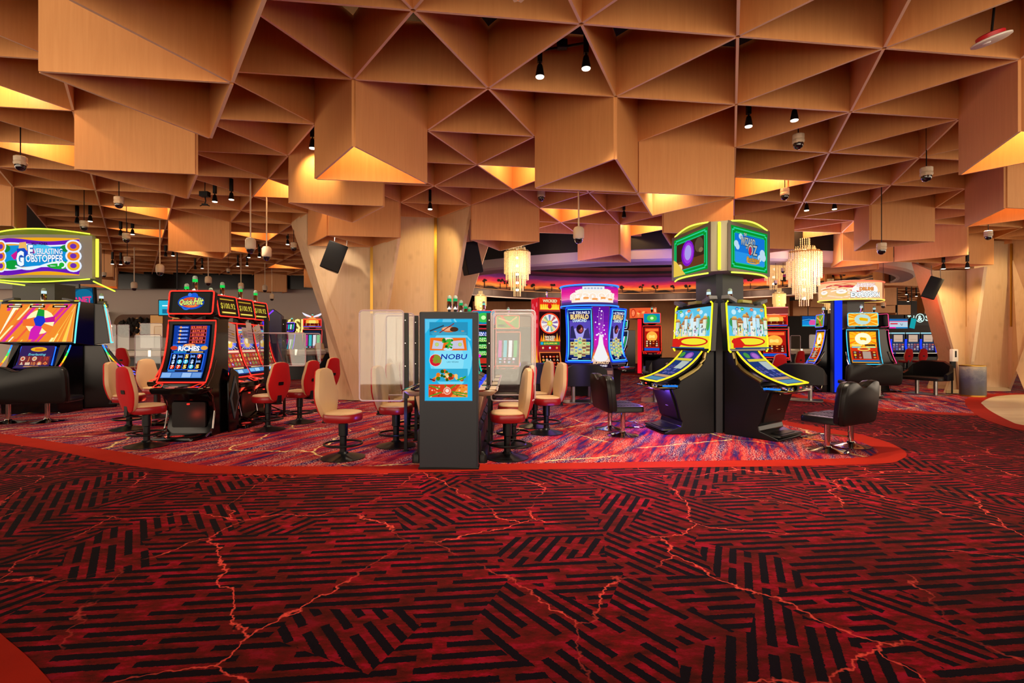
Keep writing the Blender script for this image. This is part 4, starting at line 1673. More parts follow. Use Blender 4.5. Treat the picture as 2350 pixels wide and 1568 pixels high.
# ================================================================ wide machine and sign at the far left
def wide_machine(t, full=True):
    W = 1.66
    f0 = bez((-.06, 1.46), (-.02, 1.9), (.06, 2.32), 6)
    m = MB(GLOSS)
    m.prism([(.45, 1.40), (.45, 2.33), (.08, 2.34)] + [(y + .03, z) for y, z in reversed(f0)], -W / 2, W / 2)
    case = m.build('screen_case', t, bevel=.02)
    f = curve_map(f0, W)
    a = Art(lambda u, v, d: f(u + .035, v + .03, d + .004), 1.05)
    w, h = W - .07, f.H - .07
    a.rect(0, 0, w, h, '#f08a2c', 4)
    rr = random.Random(4)
    for k in range(26):
        u = rr.uniform(-.5, w)
        c = rr.choice(['#ffd050', '#fff0a0', '#f0603c', '#f06848', '#ffb040', '#d8309a', '#fff8d8'])
        ww = rr.uniform(.02, .10)
        q = [(u, 0), (u + ww, 0), (u + ww + .62, h), (u + .62, h)]
        q = [(min(max(x, 0), w), y) for x, y in q]
        a.poly(q, c)
    cx, cy = w * .56, h * .52
    a.circ(cx, cy, .30, '#fff4b8', .26)
    a.poly([(cx - .10, cy + .06), (cx - .02, cy + .10), (cx + .08, cy + .08), (cx + .06, cy + .25), (cx - .07, cy + .28)], '#1a9a30')
    a.poly([(cx - .05, cy), (cx - .12, cy + .1), (cx - .36, cy + .04), (cx - .35, cy - .08), (cx - .08, cy - .10)], '#f0702c')
    a.poly([(cx, cy + .06), (cx + .3, cy + .12), (cx + .31, cy + .0), (cx + .05, cy - .02)], '#c01890')
    a.poly([(cx, cy), (cx + .30, cy - .10), (cx + .22, cy - .26), (cx + .02, cy - .1)], '#f08030')
    a.poly([(cx - .04, cy), (cx + .06, cy - .12), (cx - .02, cy - .36), (cx - .2, cy - .37), (cx - .17, cy - .16)], '#d020b0')
    a.poly([(cx - .14, cy + .06), (cx - .06, cy + .13), (cx + .08, cy + .11), (cx + .12, cy), (cx + .04, cy - .10), (cx - .08, cy - .08)], '#1838c8')
    for u in (.2, .5, .8):
        a.rect(w * u - .16, h - .085, w * u + .16, h - .03, '#2a1a10').rect(w * u - .12, h - .068, w * u + .12, h - .048, '#ffe8c0')
    a.build('wide_screen', case)
    neon(case, [f(W + .012, f.H * k / 6, .0) for k in range(7)], .014, '#60d8e8', 1.5)
    neon(case, [f(-.012, f.H * k / 6, .0) for k in range(7)], .014, '#60d8e8', 1.5)
    neon(case, [(-W / 2, .06, 2.35), (W / 2, .06, 2.35)], .010, '#ffe040', 1.3)
    # lower cabinet
    m = MB(GLOSS)
    side = [(.45, 0), (.45, 1.42), (.10, 1.42), (-.05, .98), (-.45, .74), (-.45, .66), (-.24, .6), (-.16, .1), (-.16, 0)]
    m.prism(side, -.60, .60)
    cab = m.build('cabinet', t, bevel=.02)
    f2 = curve_map([(-.46, .74), (-.07, .98), (.06, 1.40)], 1.1)
    for sx in (-1, 1):
        m = MB(STEEL)
        m.prism([(.10, 1.42), (-.05, .98), (-.3, .82), (-.32, .80), (-.08, .96), (.07, 1.42)], sx * .50 - .07, sx * .50 + .07)
        m.build('steel_cheek', t)
    a = Art(lambda u, v, d: f2(u + .2, v + .35, d + .02), .85)
    a.rect(0, 0, .7, .55, '#3a2460', 4).circ(.38, .47, .17, '#ffc020', .05).rect(.3, .44, .46, .49, '#f08020')
    a.text('Everlasting', .37, .36, .05, '#7ad8e8', .36, .02, .2)
    icons(a, .04, .1, .66, .32, 5, 2, ['#d84a30', '#f0d0b0', '#b82a48', '#f09050', '#5a3a70'], '#803038', 8, .04)
    a.rect(.04, .02, .66, .08, '#48385a').rect(.2, .03, .5, .07, '#d09060')
    a.build('lower_screen', t)
    q = [(-.36, -.06, 1.0), (-.36, .045, 1.38), (.36, .045, 1.38), (.36, -.06, 1.0)]
    neon(t, q, .014, '#2060ff', 1.8)
    # coloured lit edge along the sides
    for sx in (-1, 1):
        m = MB()
        pts = bez((.10, 1.42), (-.10, .92), (-.52, .72), 12)
        cols = ['#3080ff', '#20c0e0', '#30e060', '#c0e030', '#ffc020', '#ff7020', '#ff3090', '#d040e0', '#9040f0', '#7050ff', '#6060ff', '#6060ff']
        for k in range(12):
            m.use(emat(cols[k], 1.5, True)).tube([(sx * .62, *pts[k]), (sx * .62, *pts[k + 1])], .014, 6)
        m.build('rainbow_edge', t)
    m = MB(BLACK)
    m.loft([[(x, y - .42, z) for x, y in rrect(1.2 + q, .3 + q, .05, 3)] for q, z in ((-.04, .66), (0, .69), (0, .73))])
    m.build('button_shelf', t)
    for x in (-.62, .62):
        m = MB(GREY)
        m.box((x, .1, 2.375), (.24, .16, .05), Matrix.Rotation(R(10 if x > 0 else -10), 3, 'Y'))
        m.build('speaker_cap', t, bevel=.01)
    candle(t, (0.02, .14, 2.34), '#d8f4ff', 1.6)
    m = MB(emat('#2070ff', 1.4, True))
    m.lathe([(.045, 0), (.045, .10)], 12, (.02, .14, 2.33))
    m.build('blue_lamp', t)
    return t


GW = 'wide screen machines under the round cornered sign'
t = thing('slot_machine', 'wide screen slot machine facing the camera under the rounded lime neon sign', 'slot machine', (-9.93, 10.7, F4), face(-90), GW)
wide_machine(t)
t = thing('slot_machine', 'wide screen slot machine seen from its rainbow edged side, right of its twin', 'slot machine', (-9.55, 12.13, F4), face(37), GW)
wide_machine(t)
t = thing('sign_tower', 'round cornered lime neon sign on a grey post above the wide screen machines', 'sign', (-10.15, 11.7, F4))
m = MB(mat('olive_post', '#34342c', .4))
m.box((-.62, .1, 1.4), (.95, .55, 2.8))
m.build('post', t, smooth=False)
m = MB(mat('silver_casing', '#8c8a86', .35))
W, H = 2.08, .93
BW = lambda x: -.75 + .16 * (x / (W / 2)) ** 2
xs = [-W / 2 + W * k / 16 for k in range(17)]
for z0, z1, o_ in ((2.86, 2.86 + H, 0),):
    m.loft([[(x, BW(x), z) for x in xs] + [(W / 2, -.5, z), (W * .2, .45, z), (-W * .55, .45, z), (-W / 2, -.5, z)] for z in (z0, z1)])
bx = m.build('sign_box', t, smooth=False)
a = Art(lambda u, v, d: Vector((u - W / 2 + .06, BW(u - W / 2 + .06) - .002 - d, 2.86 + .06 + v)), 1.0)
w, h = W - .28, H - .13
a.rect(0, 0, w, h, '#f2a81c', 1, 16)


def wav(v0, amp, up):
    pts = []
    for k in range(21):
        u = w * k / 20
        pts.append((u, v0 + amp * math.sin(2 * math.pi * (u / w) * 1.0 + .6)))
    return pts


a.line(wav(h * .88, .04, 1), .11, '#6a18b8').line(wav(h * .12, -.04, 1), .11, '#6a18b8')
body_ = wav(h * .80, .035, 1) + list(reversed(wav(h * .20, -.035, 1)))
a.rect(.16, h * .22, w - .16, h * .80, '#1490d8', 1, 12)
a.line(wav(h * .82, .035, 1), .035, '#e8f4ff').line(wav(h * .19, -.035, 1), .035, '#e8f4ff')
a.circ(w * .22, h * .28, .20, '#109a38', .10).circ(w * .8, h * .27, .26, '#20b030', .09).circ(w * .88, h * .72, .14, '#188a38', .08).circ(w * .13, h * .72, .12, '#188a38', .08)
a.circ(w * .55, h * .62, .36, '#4cc4f0', .16)
for sx in (0, 1):
    u = w - .10 if sx else .10
    for v in (.26, .52, .78):
        a.circ(u, h * v, .15, '#e8f0ff', .14).circ(u, h * v, .115, ('#f0c020', '#f08a20')[int(v * 10) % 2], .105).circ(u, h * v, .06, '#7030b0', .055)
cx, cy = w * .37, h * .63
a.poly([(cx - .1, cy), (cx - .07, cy + .19), (cx + .08, cy + .2), (cx + .12, cy + .02)], '#f0b860').poly([(cx - .02, cy + .02), (cx + .26, cy + .05), (cx + .3, cy - .04), (cx + .06, cy - .1)], '#c02080')
a.poly([(cx - .1, cy + .03), (cx - .28, cy - .08), (cx - .2, cy - .18), (cx - .02, cy - .1)], '#d01890').poly([(cx - .13, cy + .06), (cx + .05, cy + .07), (cx + .14, cy - .04), (cx + .04, cy - .15), (cx - .12, cy - .1)], '#1c48c8')
a.text("WILLY WONKA", w * .58, h * .83, .06, '#101840', .34, .03)
a.text('E', w * .475, h * .65, .22, '#f4fbff', .11, .05, 0, '#1458b0')
a.text('VERLASTING', w * .675, h * .63, .12, '#f4fbff', .58, .02, 0, '#1458b0', .035)
a.text('G', w * .345, h * .44, .29, '#f4fbff', .18, .06, 0, '#1458b0')
a.text('OBSTOPPER', w * .635, h * .44, .155, '#f4fbff', .78, .025, 0, '#1458b0', .04)
a.line([(w * .28 + w * .52 * k / 14, h * (.24 - .09 * math.sin(math.pi * k / 9))) for k in range(15)], .04, '#eaf8ff')
a.ring(w * .83, h * .27, .05, .08, '#eaf8ff', 16, -90, 200)
a.build('sign_face', bx)
for zz, sg in ((2.86 + H, 1), (2.86, -1)):
    g = MB(LIME)
    n = len(xs)
    lo = [[(x, BW(x) + .12, zz) for x in xs], [(x * 1.03, BW(x) - .10, zz + sg * (.02 + .08 * math.cos(math.pi * x / W))) for x in xs]]
    g.loft(lo, cap=False, closed=False)
    o = g.build('acrylic_crown', bx, smooth=False)
    neon(o, lo[1], .015, '#d8ff40', 1.7)
neon(bx, [(W / 2 + .07, BW(W / 2) + .05, 2.9), (W / 2 + .07, BW(W / 2) + .05, 2.80 + H)], .028, '#f6f83c', 2.2, 'neon_bar')
neon(bx, [(W / 2 + .03, BW(W / 2), 2.8), (W / 2 - .55, .75, 2.72)], .016, '#d8ff40', 1.7)
neon(bx, [(-W / 2 - .03, BW(W / 2), 2.8), (-W / 2 + .5, .3, 2.72)], .016, '#d8ff40', 1.7)
# ================================================================ screen kiosk in front of the middle row
t = thing('screen_kiosk', 'dark grey upright kiosk with a bright blue restaurant screen', 'kiosk', (-.7425, 6.0, .002))
KW, KH = .689, 1.847
m = MB(DARKGREY)
m.loft([[(x, y, z) for x, z in rrect(KW - q, KH - q, .018, 3, (0, KH / 2))] for y, q in ((0, .02), (.01, 0), (.155, 0), (.165, .02))])
body = m.build('housing', t)
m = MB(BLACK)
m.box((0, .08, .012), (KW + .02, .19, .024))
m.build('base_plate', t, bevel=.004)
W, H = .548, .955
x0, z0 = -.275, .806
a = Art(lambda u, v, d: Vector((x0 + u, -.001 - d, z0 + v)), 1.0, .0004)
a.rect(0, 0, W, H, '#28b4e4')
a.circ(W * .55, H * .52, .25, '#6ed6f6', .36, 24).circ(W * .5, H * .5, .18, '#8ae0f8', .26, 24)
a.poly([(0, H), (0, H * .82), (.08, H * .93), (.17, H)], '#5cc8ee').line([(W * .62, H), (W * .72, H * .9), (W * .86, H * .8), (W * .97, H * .74)], .02, '#7ad4f2').poly([(W * .38, H), (W * .55, H), (W * .62, H * .86), (W * .34, H * .86)], '#60c8ee')
# tray with grilled fish
v = H * .80
a.rect(.05, v, .50, v + .155, '#2a93bd').poly([(.07, v + .03), (.30, v + .06), (.49, v + .03), (.47, v), (.09, v)], '#3fa2c4')
a.line([(.055, v + .05), (.22, v + .115)], .018, '#2c4a60').circ(.28, v + .07, .09, '#c8703c', .035).circ(.26, v + .075, .06, '#f0b088', .022).circ(.34, v + .07, .05, '#4a2c1c', .028).line([(.17, v + .03), (.34, v + .14)], .010, '#8a1818').circ(.44, v + .05, .02, '#d08a60', .006).circ(.12, v + .045, .016, '#d08a60', .006)
# sashimi with herbs
v = H * .615
a.rect(.05, v, .50, v + .15, '#34b0d8').poly([(.055, v), (.06, v + .148), (.475, v + .148), (.49, v)], '#f0701c')
a.poly([(.08, v + .02), (.10, v + .12), (.22, v + .10), (.2, v + .015)], '#c8c6dc').poly([(.28, v + .02), (.31, v + .11), (.44, v + .12), (.46, v + .02)], '#c8c6dc').circ(.27, v + .13, .06, '#f0e0dc', .02).circ(.27, v + .015, .055, '#bfe0f0', .016)
rr = random.Random(1)
for k in range(16):
    a.circ(.26 + rr.uniform(-.06, .06), v + .08 + rr.uniform(-.05, .045), rr.uniform(.012, .022), rr.choice(['#1a7a20', '#2aa030', '#0e5c18', '#48b838']), None, 7)
for u in (.14, .41):
    a.circ(u, v + .07, .022, '#a8c828').circ(u, v + .07, .015, '#d8e090').circ(u, v + .07, .006, '#a0b838')
# round leaf emblem and name
a.circ(.125, H * .495, .075, '#e8d8d0').circ(.125, H * .495, .069, '#d81c30')
a.poly([(.125, H * .495 + .066), (.16, H * .495 + .055), (.185, H * .495 + .025), (.192, H * .495 - .01), (.178, H * .495 - .035), (.15, H * .495 - .03), (.12, H * .495 - .04), (.09, H * .495 - .02), (.10, H * .495 + .0), (.085, H * .495 + .015), (.105, H * .495 + .03), (.108, H * .495 + .055)], '#84982c')
a.line([(.112, H * .495 - .04), (.145, H * .495 + .005)], .006, '#d81c30')
a.text('NOBU', .335, H * .54, .062, '#0a1a9c', .30, .012, .16)
a.text('LAS VEGAS', .325, H * .475, .018, '#2a6a80', .135, .002)
# shrimp bites
v = H * .235
a.rect(.045, v, .50, v + .15, '#30a8d0')
for k in range(34):
    u = rr.uniform(-1, 1)
    h_ = rr.uniform(0, 1) * (1 - u * u) * .125
    a.circ(.27 + u * .17, v + .018 + h_, rr.uniform(.014, .026), rr.choice(['#f07a10', '#f8a030', '#e8601c', '#f4c878', '#3a7a20', '#f8e0b0', '#2a5a18', '#a02c18']), None, 8)
a.line([(.38, v + .02), (.44, v + .035), (.48, v + .06)], .018, '#3aa828').line([(.06, v + .03), (.12, v + .012)], .014, '#3a1838')
# sauce plate with green stalks
v = H * .045
a.rect(.045, v, .50, v + .15, '#d8401c').poly([(.3, v), (.50, v), (.50, v + .13), (.42, v + .15)], '#f09030')
for k in range(40):
    a.circ(rr.uniform(.055, .49), v + rr.uniform(.01, .14), rr.uniform(.006, .014), rr.choice(['#f0a070', '#e05830', '#f8c8a0', '#b82410']), None, 6)
for q in ([(.05, v + .14), (.18, v + .10)], [(.05, v + .01), (.2, v + .06)], [(.5, v + .04), (.32, v + .065)], [(.37, v + .15), (.3, v + .10)], [(.48, v + .01), (.33, v + .045)], [(.24, v + .15), (.25, v + .11)]):
    a.line(q, .014, '#4a9a28')
a.circ(.265, v + .075, .045, '#f4b8a0').circ(.265, v + .075, .034, '#e86848').circ(.265, v + .078, .022, '#f8e0d0')
a.build('screen', t)
neon(t, [(x0 - .003, -.001, z0 - .003), (x0 + W + .003, -.001, z0 - .003), (x0 + W + .003, -.001, z0 + H + .003), (x0 - .003, -.001, z0 + H + .003)], .002, '#3ab8ff', 1.0, 'screen_edge', True)

# ================================================================ back to back machines behind the kiosk
def bank_machine(t):
    m = MB(SATIN)
    m.prism([(.115, 0), (.115, 1.84), (.02, 1.84), (.0, 1.42), (-.06, .97), (-.20, .90), (-.22, .45), (-.27, .40), (-.27, 0)], -.33, .33)
    m.build('cabinet', t, bevel=.015)
    f = curve_map([(-.075, .98), (-.012, 1.42), (.01, 1.82)], .60)
    a = Art(f, .9)
    a.rect(0, 0, .6, f.H, '#102048', 4)
    icons(a, .03, .06, .57, .36, 5, 3, ['#30c060', '#e04030', '#f0d060', '#4080f0', '#f0f0f0'], '#1a2c60', 3)
    a.rect(.03, .4, .57, .62, '#18a048', 2).circ(.3, .51, .08, '#f0ffd8').rect(.03, .65, .57, .82, '#c02840', 2)
    a.build('screen', t)
    m = MB(mat('pale_deck_plastic', '#c4ad94', .3))
    m.loft([[(x, y - .26, z) for x, y in rrect(.66 + q, .42 + q, .08, 4)] for q, z in ((-.14, .82), (-.02, .875), (0, .885), (-.02, .895))])
    m.use(CHROME).tube([(-.33, -.24, .89), (-.30, -.45, .893), (.30, -.45, .893), (.33, -.24, .89)], .012, 6)
    dk = m.build('button_deck', t)
    m = MB(GLOSS)
    for k in range(6):
        m.lathe([(.026, .895), (.026, .915), (.018, .92)], 10, (-.25 + .1 * k, -.34, 0))
    m.use(emat('#3a50ff', 1.0)).box((0, -.2, .905), (.5, .05, .02))
    m.build('buttons', dk)
    m = MB(mat('copper_leg_panel', '#a07a62', .3, .6))
    m.prism([(-.22, .45), (-.30, .82), (-.22, .84), (-.18, .45)], -.30, .30)
    m.build('front_panel', t, bevel=.01)
    m = MB(BLACK)
    m.loft([[(x, y - .22, z) for x, y in rrect(.66 - q, .24 - q, .04, 3)] for q, z in ((0, 0), (0, .10), (.06, .14))])
    m.build('foot', t)
    m = MB(BLACK)
    m.lathe([(.018, 1.84), (.018, 1.92)], 8, (.0, .085, 0))
    m.build('lamp_stem', t)
    candle(t, (0, .085, 1.91), '#1aa85c', 1.0)
    for sx in (-1, 1):
        m = MB()
        pts = [(sx * .335, y, z) for y, z in [(-.02, 1.84), (-.03, 1.62), (-.04, 1.45)]]
        m.use(emat('#e010c0', 1.2, True)).tube(pts[:2], .013, 6).use(emat('#20d0c0', 1.2, True)).tube(pts[1:], .013, 6)
        m.use(emat('#ff10c8', 1.4, True)).lathe([(.0, -.032), (.028, -.018), (.034, 0), (.028, .018), (.0, .032)], 10, (sx * .335, -.06, 1.24))
        m.use(emat('#10c8a0', 1.2, True)).tube([(sx * .335, -.055, 1.2), (sx * .335, -.07, 1.08), (sx * .335, -.10, .96)], .013, 6)
        m.build('lit_edge', t)
    return t


point((.02, 6.75, .55), 4, (.12, .15, 1), .05)
point((-1.55, 6.75, .45), 2.5, (.15, .15, 1), .05)
point((.75, 8.0, .3), 3, (.12, .15, 1), .1)
GK = 'back to back machines behind the kiosk'
bm = thing('slot_machine', 'slot machine facing left directly behind the kiosk, pale button deck jutting out', 'slot machine', (-.895, 6.62, F4), face(180), GK)
bank_machine(bm)
KIDS.clear()
names = {(180, 1): 'second slot machine on the left side of the row behind the kiosk', (180, 2): 'third slot machine on the left side of the row behind the kiosk', (180, 3): 'fourth slot machine on the left side of the row behind the kiosk',
         (0, 0): 'slot machine facing right directly behind the kiosk', (0, 1): 'second slot machine on the right side of the row behind the kiosk', (0, 2): 'third slot machine on the right side of the row behind the kiosk', (0, 3): 'fourth slot machine on the right side of the row behind the kiosk'}
for (dg, k), lb in names.items():
    dup(bm, (-.895 if dg else -.648, 6.62 + .74 * k, F4), face(dg), lb, GK)


# ================================================================ clear dividers
def divider(name, label, w, h, zb, side, post=True, leg=True, group=None, posttop=None):
    t = thing(name, label, 'divider', group=group)
    cx = side * (w / 2 + .02)
    m = MB(PLEXI)
    m.prism(rrect(w, h, .05, 5, (cx, zb + h / 2)), -.004, .004, 'y')
    p = m.build('clear_sheet', t)
    m = MB(RIM)
    m.tube([(x, 0, z) for x, z in rrect(w - .012, h - .012, .045, 5, (cx, zb + h / 2))], .011, 6, True)
    tag(m.build('sheet_edge', p), 'frosted rounded edge')
    if post:
        m = MB(ALU)
        zt = posttop or zb + h - .04
        m.box((0, .03, (zt + .72) / 2), (.075, .055, zt - .72))
        m.use(CHROME)
        for k in range(4):
            m.box((-side * .0, -.0, .85 + k * (zt - .95) / 3), (.012, .012, .012))
        m.build('post', t, smooth=False)
    if leg:
        m = MB(BLACK)
        m.box((0, .03, .38), (.04, .04, .72))
        m.box((0, .03, .008), (.07, .10, .016))
        m.build('leg', t, smooth=False)
    return t


GD = 'clear dividers beside the middle row'
for k, (x, y, sd, lb) in enumerate([
        (-1.45, 6.96, -1, 'clear divider with dark post, nearest one left of the kiosk'),
        (-1.45, 7.70, -1, 'clear divider with dark post, second one left of the kiosk'),
        (-1.45, 8.44, -1, 'clear divider with dark post, third one left of the kiosk'),
        (-.31, 6.96, 1, 'clear divider with dark post, nearest one right of the kiosk'),
        (-.31, 7.70, 1, 'clear divider with dark post, second one right of the kiosk')]):
    d = divider('clear_divider', lb, .61, 1.24, .685, sd, True, True, GD)
    d.location = (x, y, F4)
GD2 = 'clear dividers in the red neon row'
for x, y, lb in ((-4.55, 9.46, 'low clear divider on a dark post by the nearest sideways red neon machine'), (-4.55, 10.2, 'low clear divider behind the first one in the red neon row')):
    d = divider('clear_divider', lb, 1.22, .62, 1.04, 1, True, True, GD2, 1.94)
    d.location = (x, y, F4)
    for c in d.children:
        if c.name.startswith('clear_sheet'):
            c.location.x = -.5

# ================================================================ blue neon pod in the middle distance
BC = Vector((2.2, 14.6, 0))
GBL = 'blue neon machines under the drum sign'


def art_bison(a, W, H):
    a.rect(0, 0, W, H, '#14206a', 10)
    a.rect(.02, H * .42, W - .02, H * .80, '#5a4ab8', 4).circ(W * .5, H * .55, .26, '#a8a0f0', .16)
    a.poly([(.03, H * .45), (.05, H * .68), (.12, H * .70), (.2, H * .45)], '#2c2858').poly([(W - .03, H * .45), (W - .08, H * .66), (W - .18, H * .6), (W - .24, H * .45)], '#3a3068')
    a.circ(W * .5, H * .63, .105, '#3a1c2a', .13).circ(W * .54, H * .62, .055, '#a04048', .08).circ(W * .45, H * .66, .06, '#24141e', .06).circ(W * .56, H * .635, .014, '#f0d0a0')
    a.text('GRAND', W * .15, H * .955, .03, '#e8e8ff', .13, .02).text('$ 730,945.3', W * .58, H * .955, .07, '#f4f4ff', .46, .03)
    a.text('BUFFALO', W * .5, H * .875, .12, '#f0d890', W * .82, .06, 0, '#7a2010')
    a.text('DIAMOND', W * .5, H * .80, .08, '#d8f0ff', W * .62, .03, 0, '#1c3a90')
    for i, (v0, v1) in enumerate(((.12, .38), (.085, .44), (.05, .47), (.085, .44), (.12, .38))):
        u0 = .03 + i * (W - .06) / 5
        a.rect(u0 + .003, H * v0, u0 + (W - .06) / 5 - .003, H * v1, '#d8d890', 4)
        n = (4, 5, 6, 5, 4)[i]
        for j in range(n):
            cv = H * (v0 + (v1 - v0) * (j + .5) / n)
            cu = u0 + (W - .06) / 10
            k = rnd.randrange(5)
            if k == 0:
                a.circ(cu, cv, .045, '#5a90e0', .03)
            elif k == 1:
                a.text(rnd.choice(['10', 'J', 'A', '9', 'Q']), cu, cv, .06, rnd.choice(['#d02030', '#2050c0', '#8030a0', '#1c8a40']), None, .04)
            elif k == 2:
                a.circ(cu, cv, .04, '#20b860', .03).circ(cu, cv, .02, '#a0f0b0')
            elif k == 3:
                a.circ(cu, cv, .04, '#d8a030', .032).circ(cu, cv, .022, '#40281c')
            else:
                a.rect(cu - .05, cv - .03, cu + .05, cv + .03, '#8a5a48')
    a.rect(.01, .01, W - .01, H * .045, '#0a0c20').rect(.1, .02, .28, .05, '#d8d8e8').rect(.4, .02, .6, .05, '#3a3c58')


def blue_machine(t):
    W = .74
    prof = [(-.14, .93), (-.07, 1.05), (-.02, 1.2), (.01, 1.4), (.0, 1.65), (-.04, 1.95), (-.09, 2.2), (-.11, 2.42)]
    m = MB(mat('deep_blue_cabinet', '#0c1260', .25))
    m.prism([(.45, .78), (.45, 2.46), (-.06, 2.46)] + [(y + .03, z) for y, z in reversed(prof)] + [(-.12, .85)], -W / 2, W / 2)
    m.use(BLACK).prism([(.45, 0), (.45, .80), (-.10, .80), (.0, .5), (.0, 0)], -W / 2 + .1, W / 2 - .1)
    m.build('cabinet', t, bevel=.01)
    f = curve_map(prof, W)
    a = Art(lambda u, v, d: f(u + .06, v + .05, d + .002), 1.0)
    art_bison(a, W - .12, f.H - .12)
    a.build('screen', t)
    for q in (0, .045):
        neon(t, [f(q, q + (f.H - 2 * q) * k / 8, .015) for k in range(9)] + [f(W - q, q + (f.H - 2 * q) * (8 - k) / 8, .015) for k in range(9)], .016 - .08 * q, ('#1c50ff', '#40b0ff')[q > 0], 2.0, 'neon_edge', True)
    m = MB(emat('#2038f0', .9, True))
    for sx in (-1, 1):
        m.prism([(y - .005, z) for y, z in prof] + [(y + .05, z) for y, z in reversed(prof)], sx * (W / 2 + .015) - .012, sx * (W / 2 + .015) + .012)
    m.build('lit_cheek', t, smooth=False)
    m = MB(CHROME)
    m.loft([[(x, y - .22, z) for x, y in rrect(W + .1 + q, .4 + q, .08, 4)] for q, z in ((-.08, .72), (0, .76), (-.01, .78))])
    m.use(emat('#ff2060', 1.2)).box((-.1, -.3, .785), (.12, .04, .01))
    m.use(emat('#3a60ff', 1.0)).box((.14, -.28, .785), (.16, .07, .01))
    m.build('button_shelf', t)
    return t


for dg, lb in ((250, 'blue neon slot machine turned to the camera under the drum sign'), (316, 'blue neon slot machine turned right under the drum sign')):
    t = thing('slot_machine', lb, 'slot machine', (1.88, 14.1, F4) if dg < 300 else (2.93, 14.5, F4), face(dg), GBL)
    blue_machine(t)
t = thing('sign_pillar', 'magenta pillar with white sparks between the two blue neon machines', 'sign', (2.40, 13.84, F4), face(266))
m = MB(mat('bronze_pillar', '#54403a', .35, .4))
ws = [(0, .34), (.72, .34), (.95, .27), (1.3, .2), (1.7, .2), (2.46, .25)]
m.loft([[(-w, -.0, z), (w, -.0, z), (w, .3, z), (-w, .3, z)] for z, w in ws])
m.build('casing', t, smooth=False)


def pw(z):
    for (z0, w0), (z1, w1) in zip(ws, ws[1:]):
        if z0 <= z <= z1:
            return w0 + (w1 - w0) * (z - z0) / (z1 - z0)
    return ws[-1][1]


a = Art(lambda u, v, d: Vector((u, -.005 - d, v)), 1.0)
zs = [.78 + (2.44 - .78) * k / 20 for k in range(21)]
cols = ['#1c1024', '#2a1430', '#f0d0c0', '#f8b060', '#f07030', '#e04068', '#d02090', '#d020b0', '#d020b8', '#c81cc0', '#b81cc0', '#a01cc0', '#981cc0', '#8818b8', '#8018b0', '#7018a8', '#7018a8', '#6816a0', '#6016a0', '#6016a0']
for k in range(20):
    z0_, z1_ = zs[k], zs[k + 1]
    a.poly([(-pw(z0_) * .92, z0_), (pw(z0_) * .92, z0_), (pw(z1_) * .92, z1_), (-pw(z1_) * .92, z1_)], cols[k])
a.poly([(-.20, 1.06), (-.14, .98), (0, .95), (.14, .98), (.20, 1.06), (.13, 1.25), (.07, 1.42), (.04, 1.68), (-.04, 1.68), (-.07, 1.42), (-.13, 1.25)], '#f4f2f4')
a.text('BUFFALO', 0, .92, .06, '#ffd0a0', .42, .04).text('DIAMOND', 0, .84, .05, '#f8f0ff', .34, .03)
for k in range(24):
    z_ = 1.5 + .9 * rnd.random()
    a.circ(rnd.uniform(-.15, .15), z_, rnd.choice([.014, .02, .026]), '#fdf0ff', None, 8)
for u in (-.05, 0, .05):
    a.line([(u * .6, 1.6), (u, 2.0), (u * 1.2, 2.3)], .006, '#f0a0f0')
a.build('lit_picture', t)
m = MB(mat('brass_plate', '#a88c60', .35, .8))
m.box((0, -.02, .66), (.62, .03, .10))
m.build('brass_plate', t)
t = thing('drum_sign', 'pink and white drum sign with blue neon rims above the blue neon machines', 'sign', BC + Vector((0, 0, 2.46)))
m = MB(mat('navy_drum', '#1a1850', .3))
m.lathe([(.80, 0), (.80, .56), (.77, .58)], 40)
m.build('drum', t)
a = Art(lambda u, v, d: Vector(((.803 + d) * math.sin(u / .8), -(.803 + d) * math.cos(u / .8), v)), 1.0)
for k in range(10):
    a.rect(-1.15, .03 + .05 * k, 1.15, .08 + .05 * k, ['#403068', '#603888', '#a040a8', '#f07ab8', '#f45aa8', '#f040a0', '#e82c98', '#e02090', '#d81c98', '#b018b0'][k], 1, 20)
a.circ(0, .30, .55, '#ff9a78', .20, 24)
for k in range(5):
    a.rect(-.62 + .06 * k, .10 + .035 * k, .62 - .05 * k, .36 + .035 * k - .02 * abs(k - 2), ('#fff2e0', '#fff8f4')[k % 2], 1, 10)
a.rect(-.3, .42, .3, .53, '#f0f0f8', 1, 6)
for k in range(6):
    a.rect(-.25 + .085 * k, .455, -.19 + .085 * k, .495, '#a8b4d0', 1, 2)
a.text('$730,945', 0, .25, .17, '#ffe8d0', 1.30, .05, 0, '#ffffff', .06)
for k in range(5):
    a.rect(-.5 + .23 * k, .16 + .03 * (k % 2), -.36 + .23 * k, .21 + .03 * (k % 2), '#f8a050', 1, 2)
a.build('sign_face', t)
for z_ in (.02, .58):
    neon(t, [(.82 * math.cos(2 * math.pi * k / 40), .82 * math.sin(2 * math.pi * k / 40), z_) for k in range(40)], .022, '#2a6cff', 2.4, 'neon_rim', True)

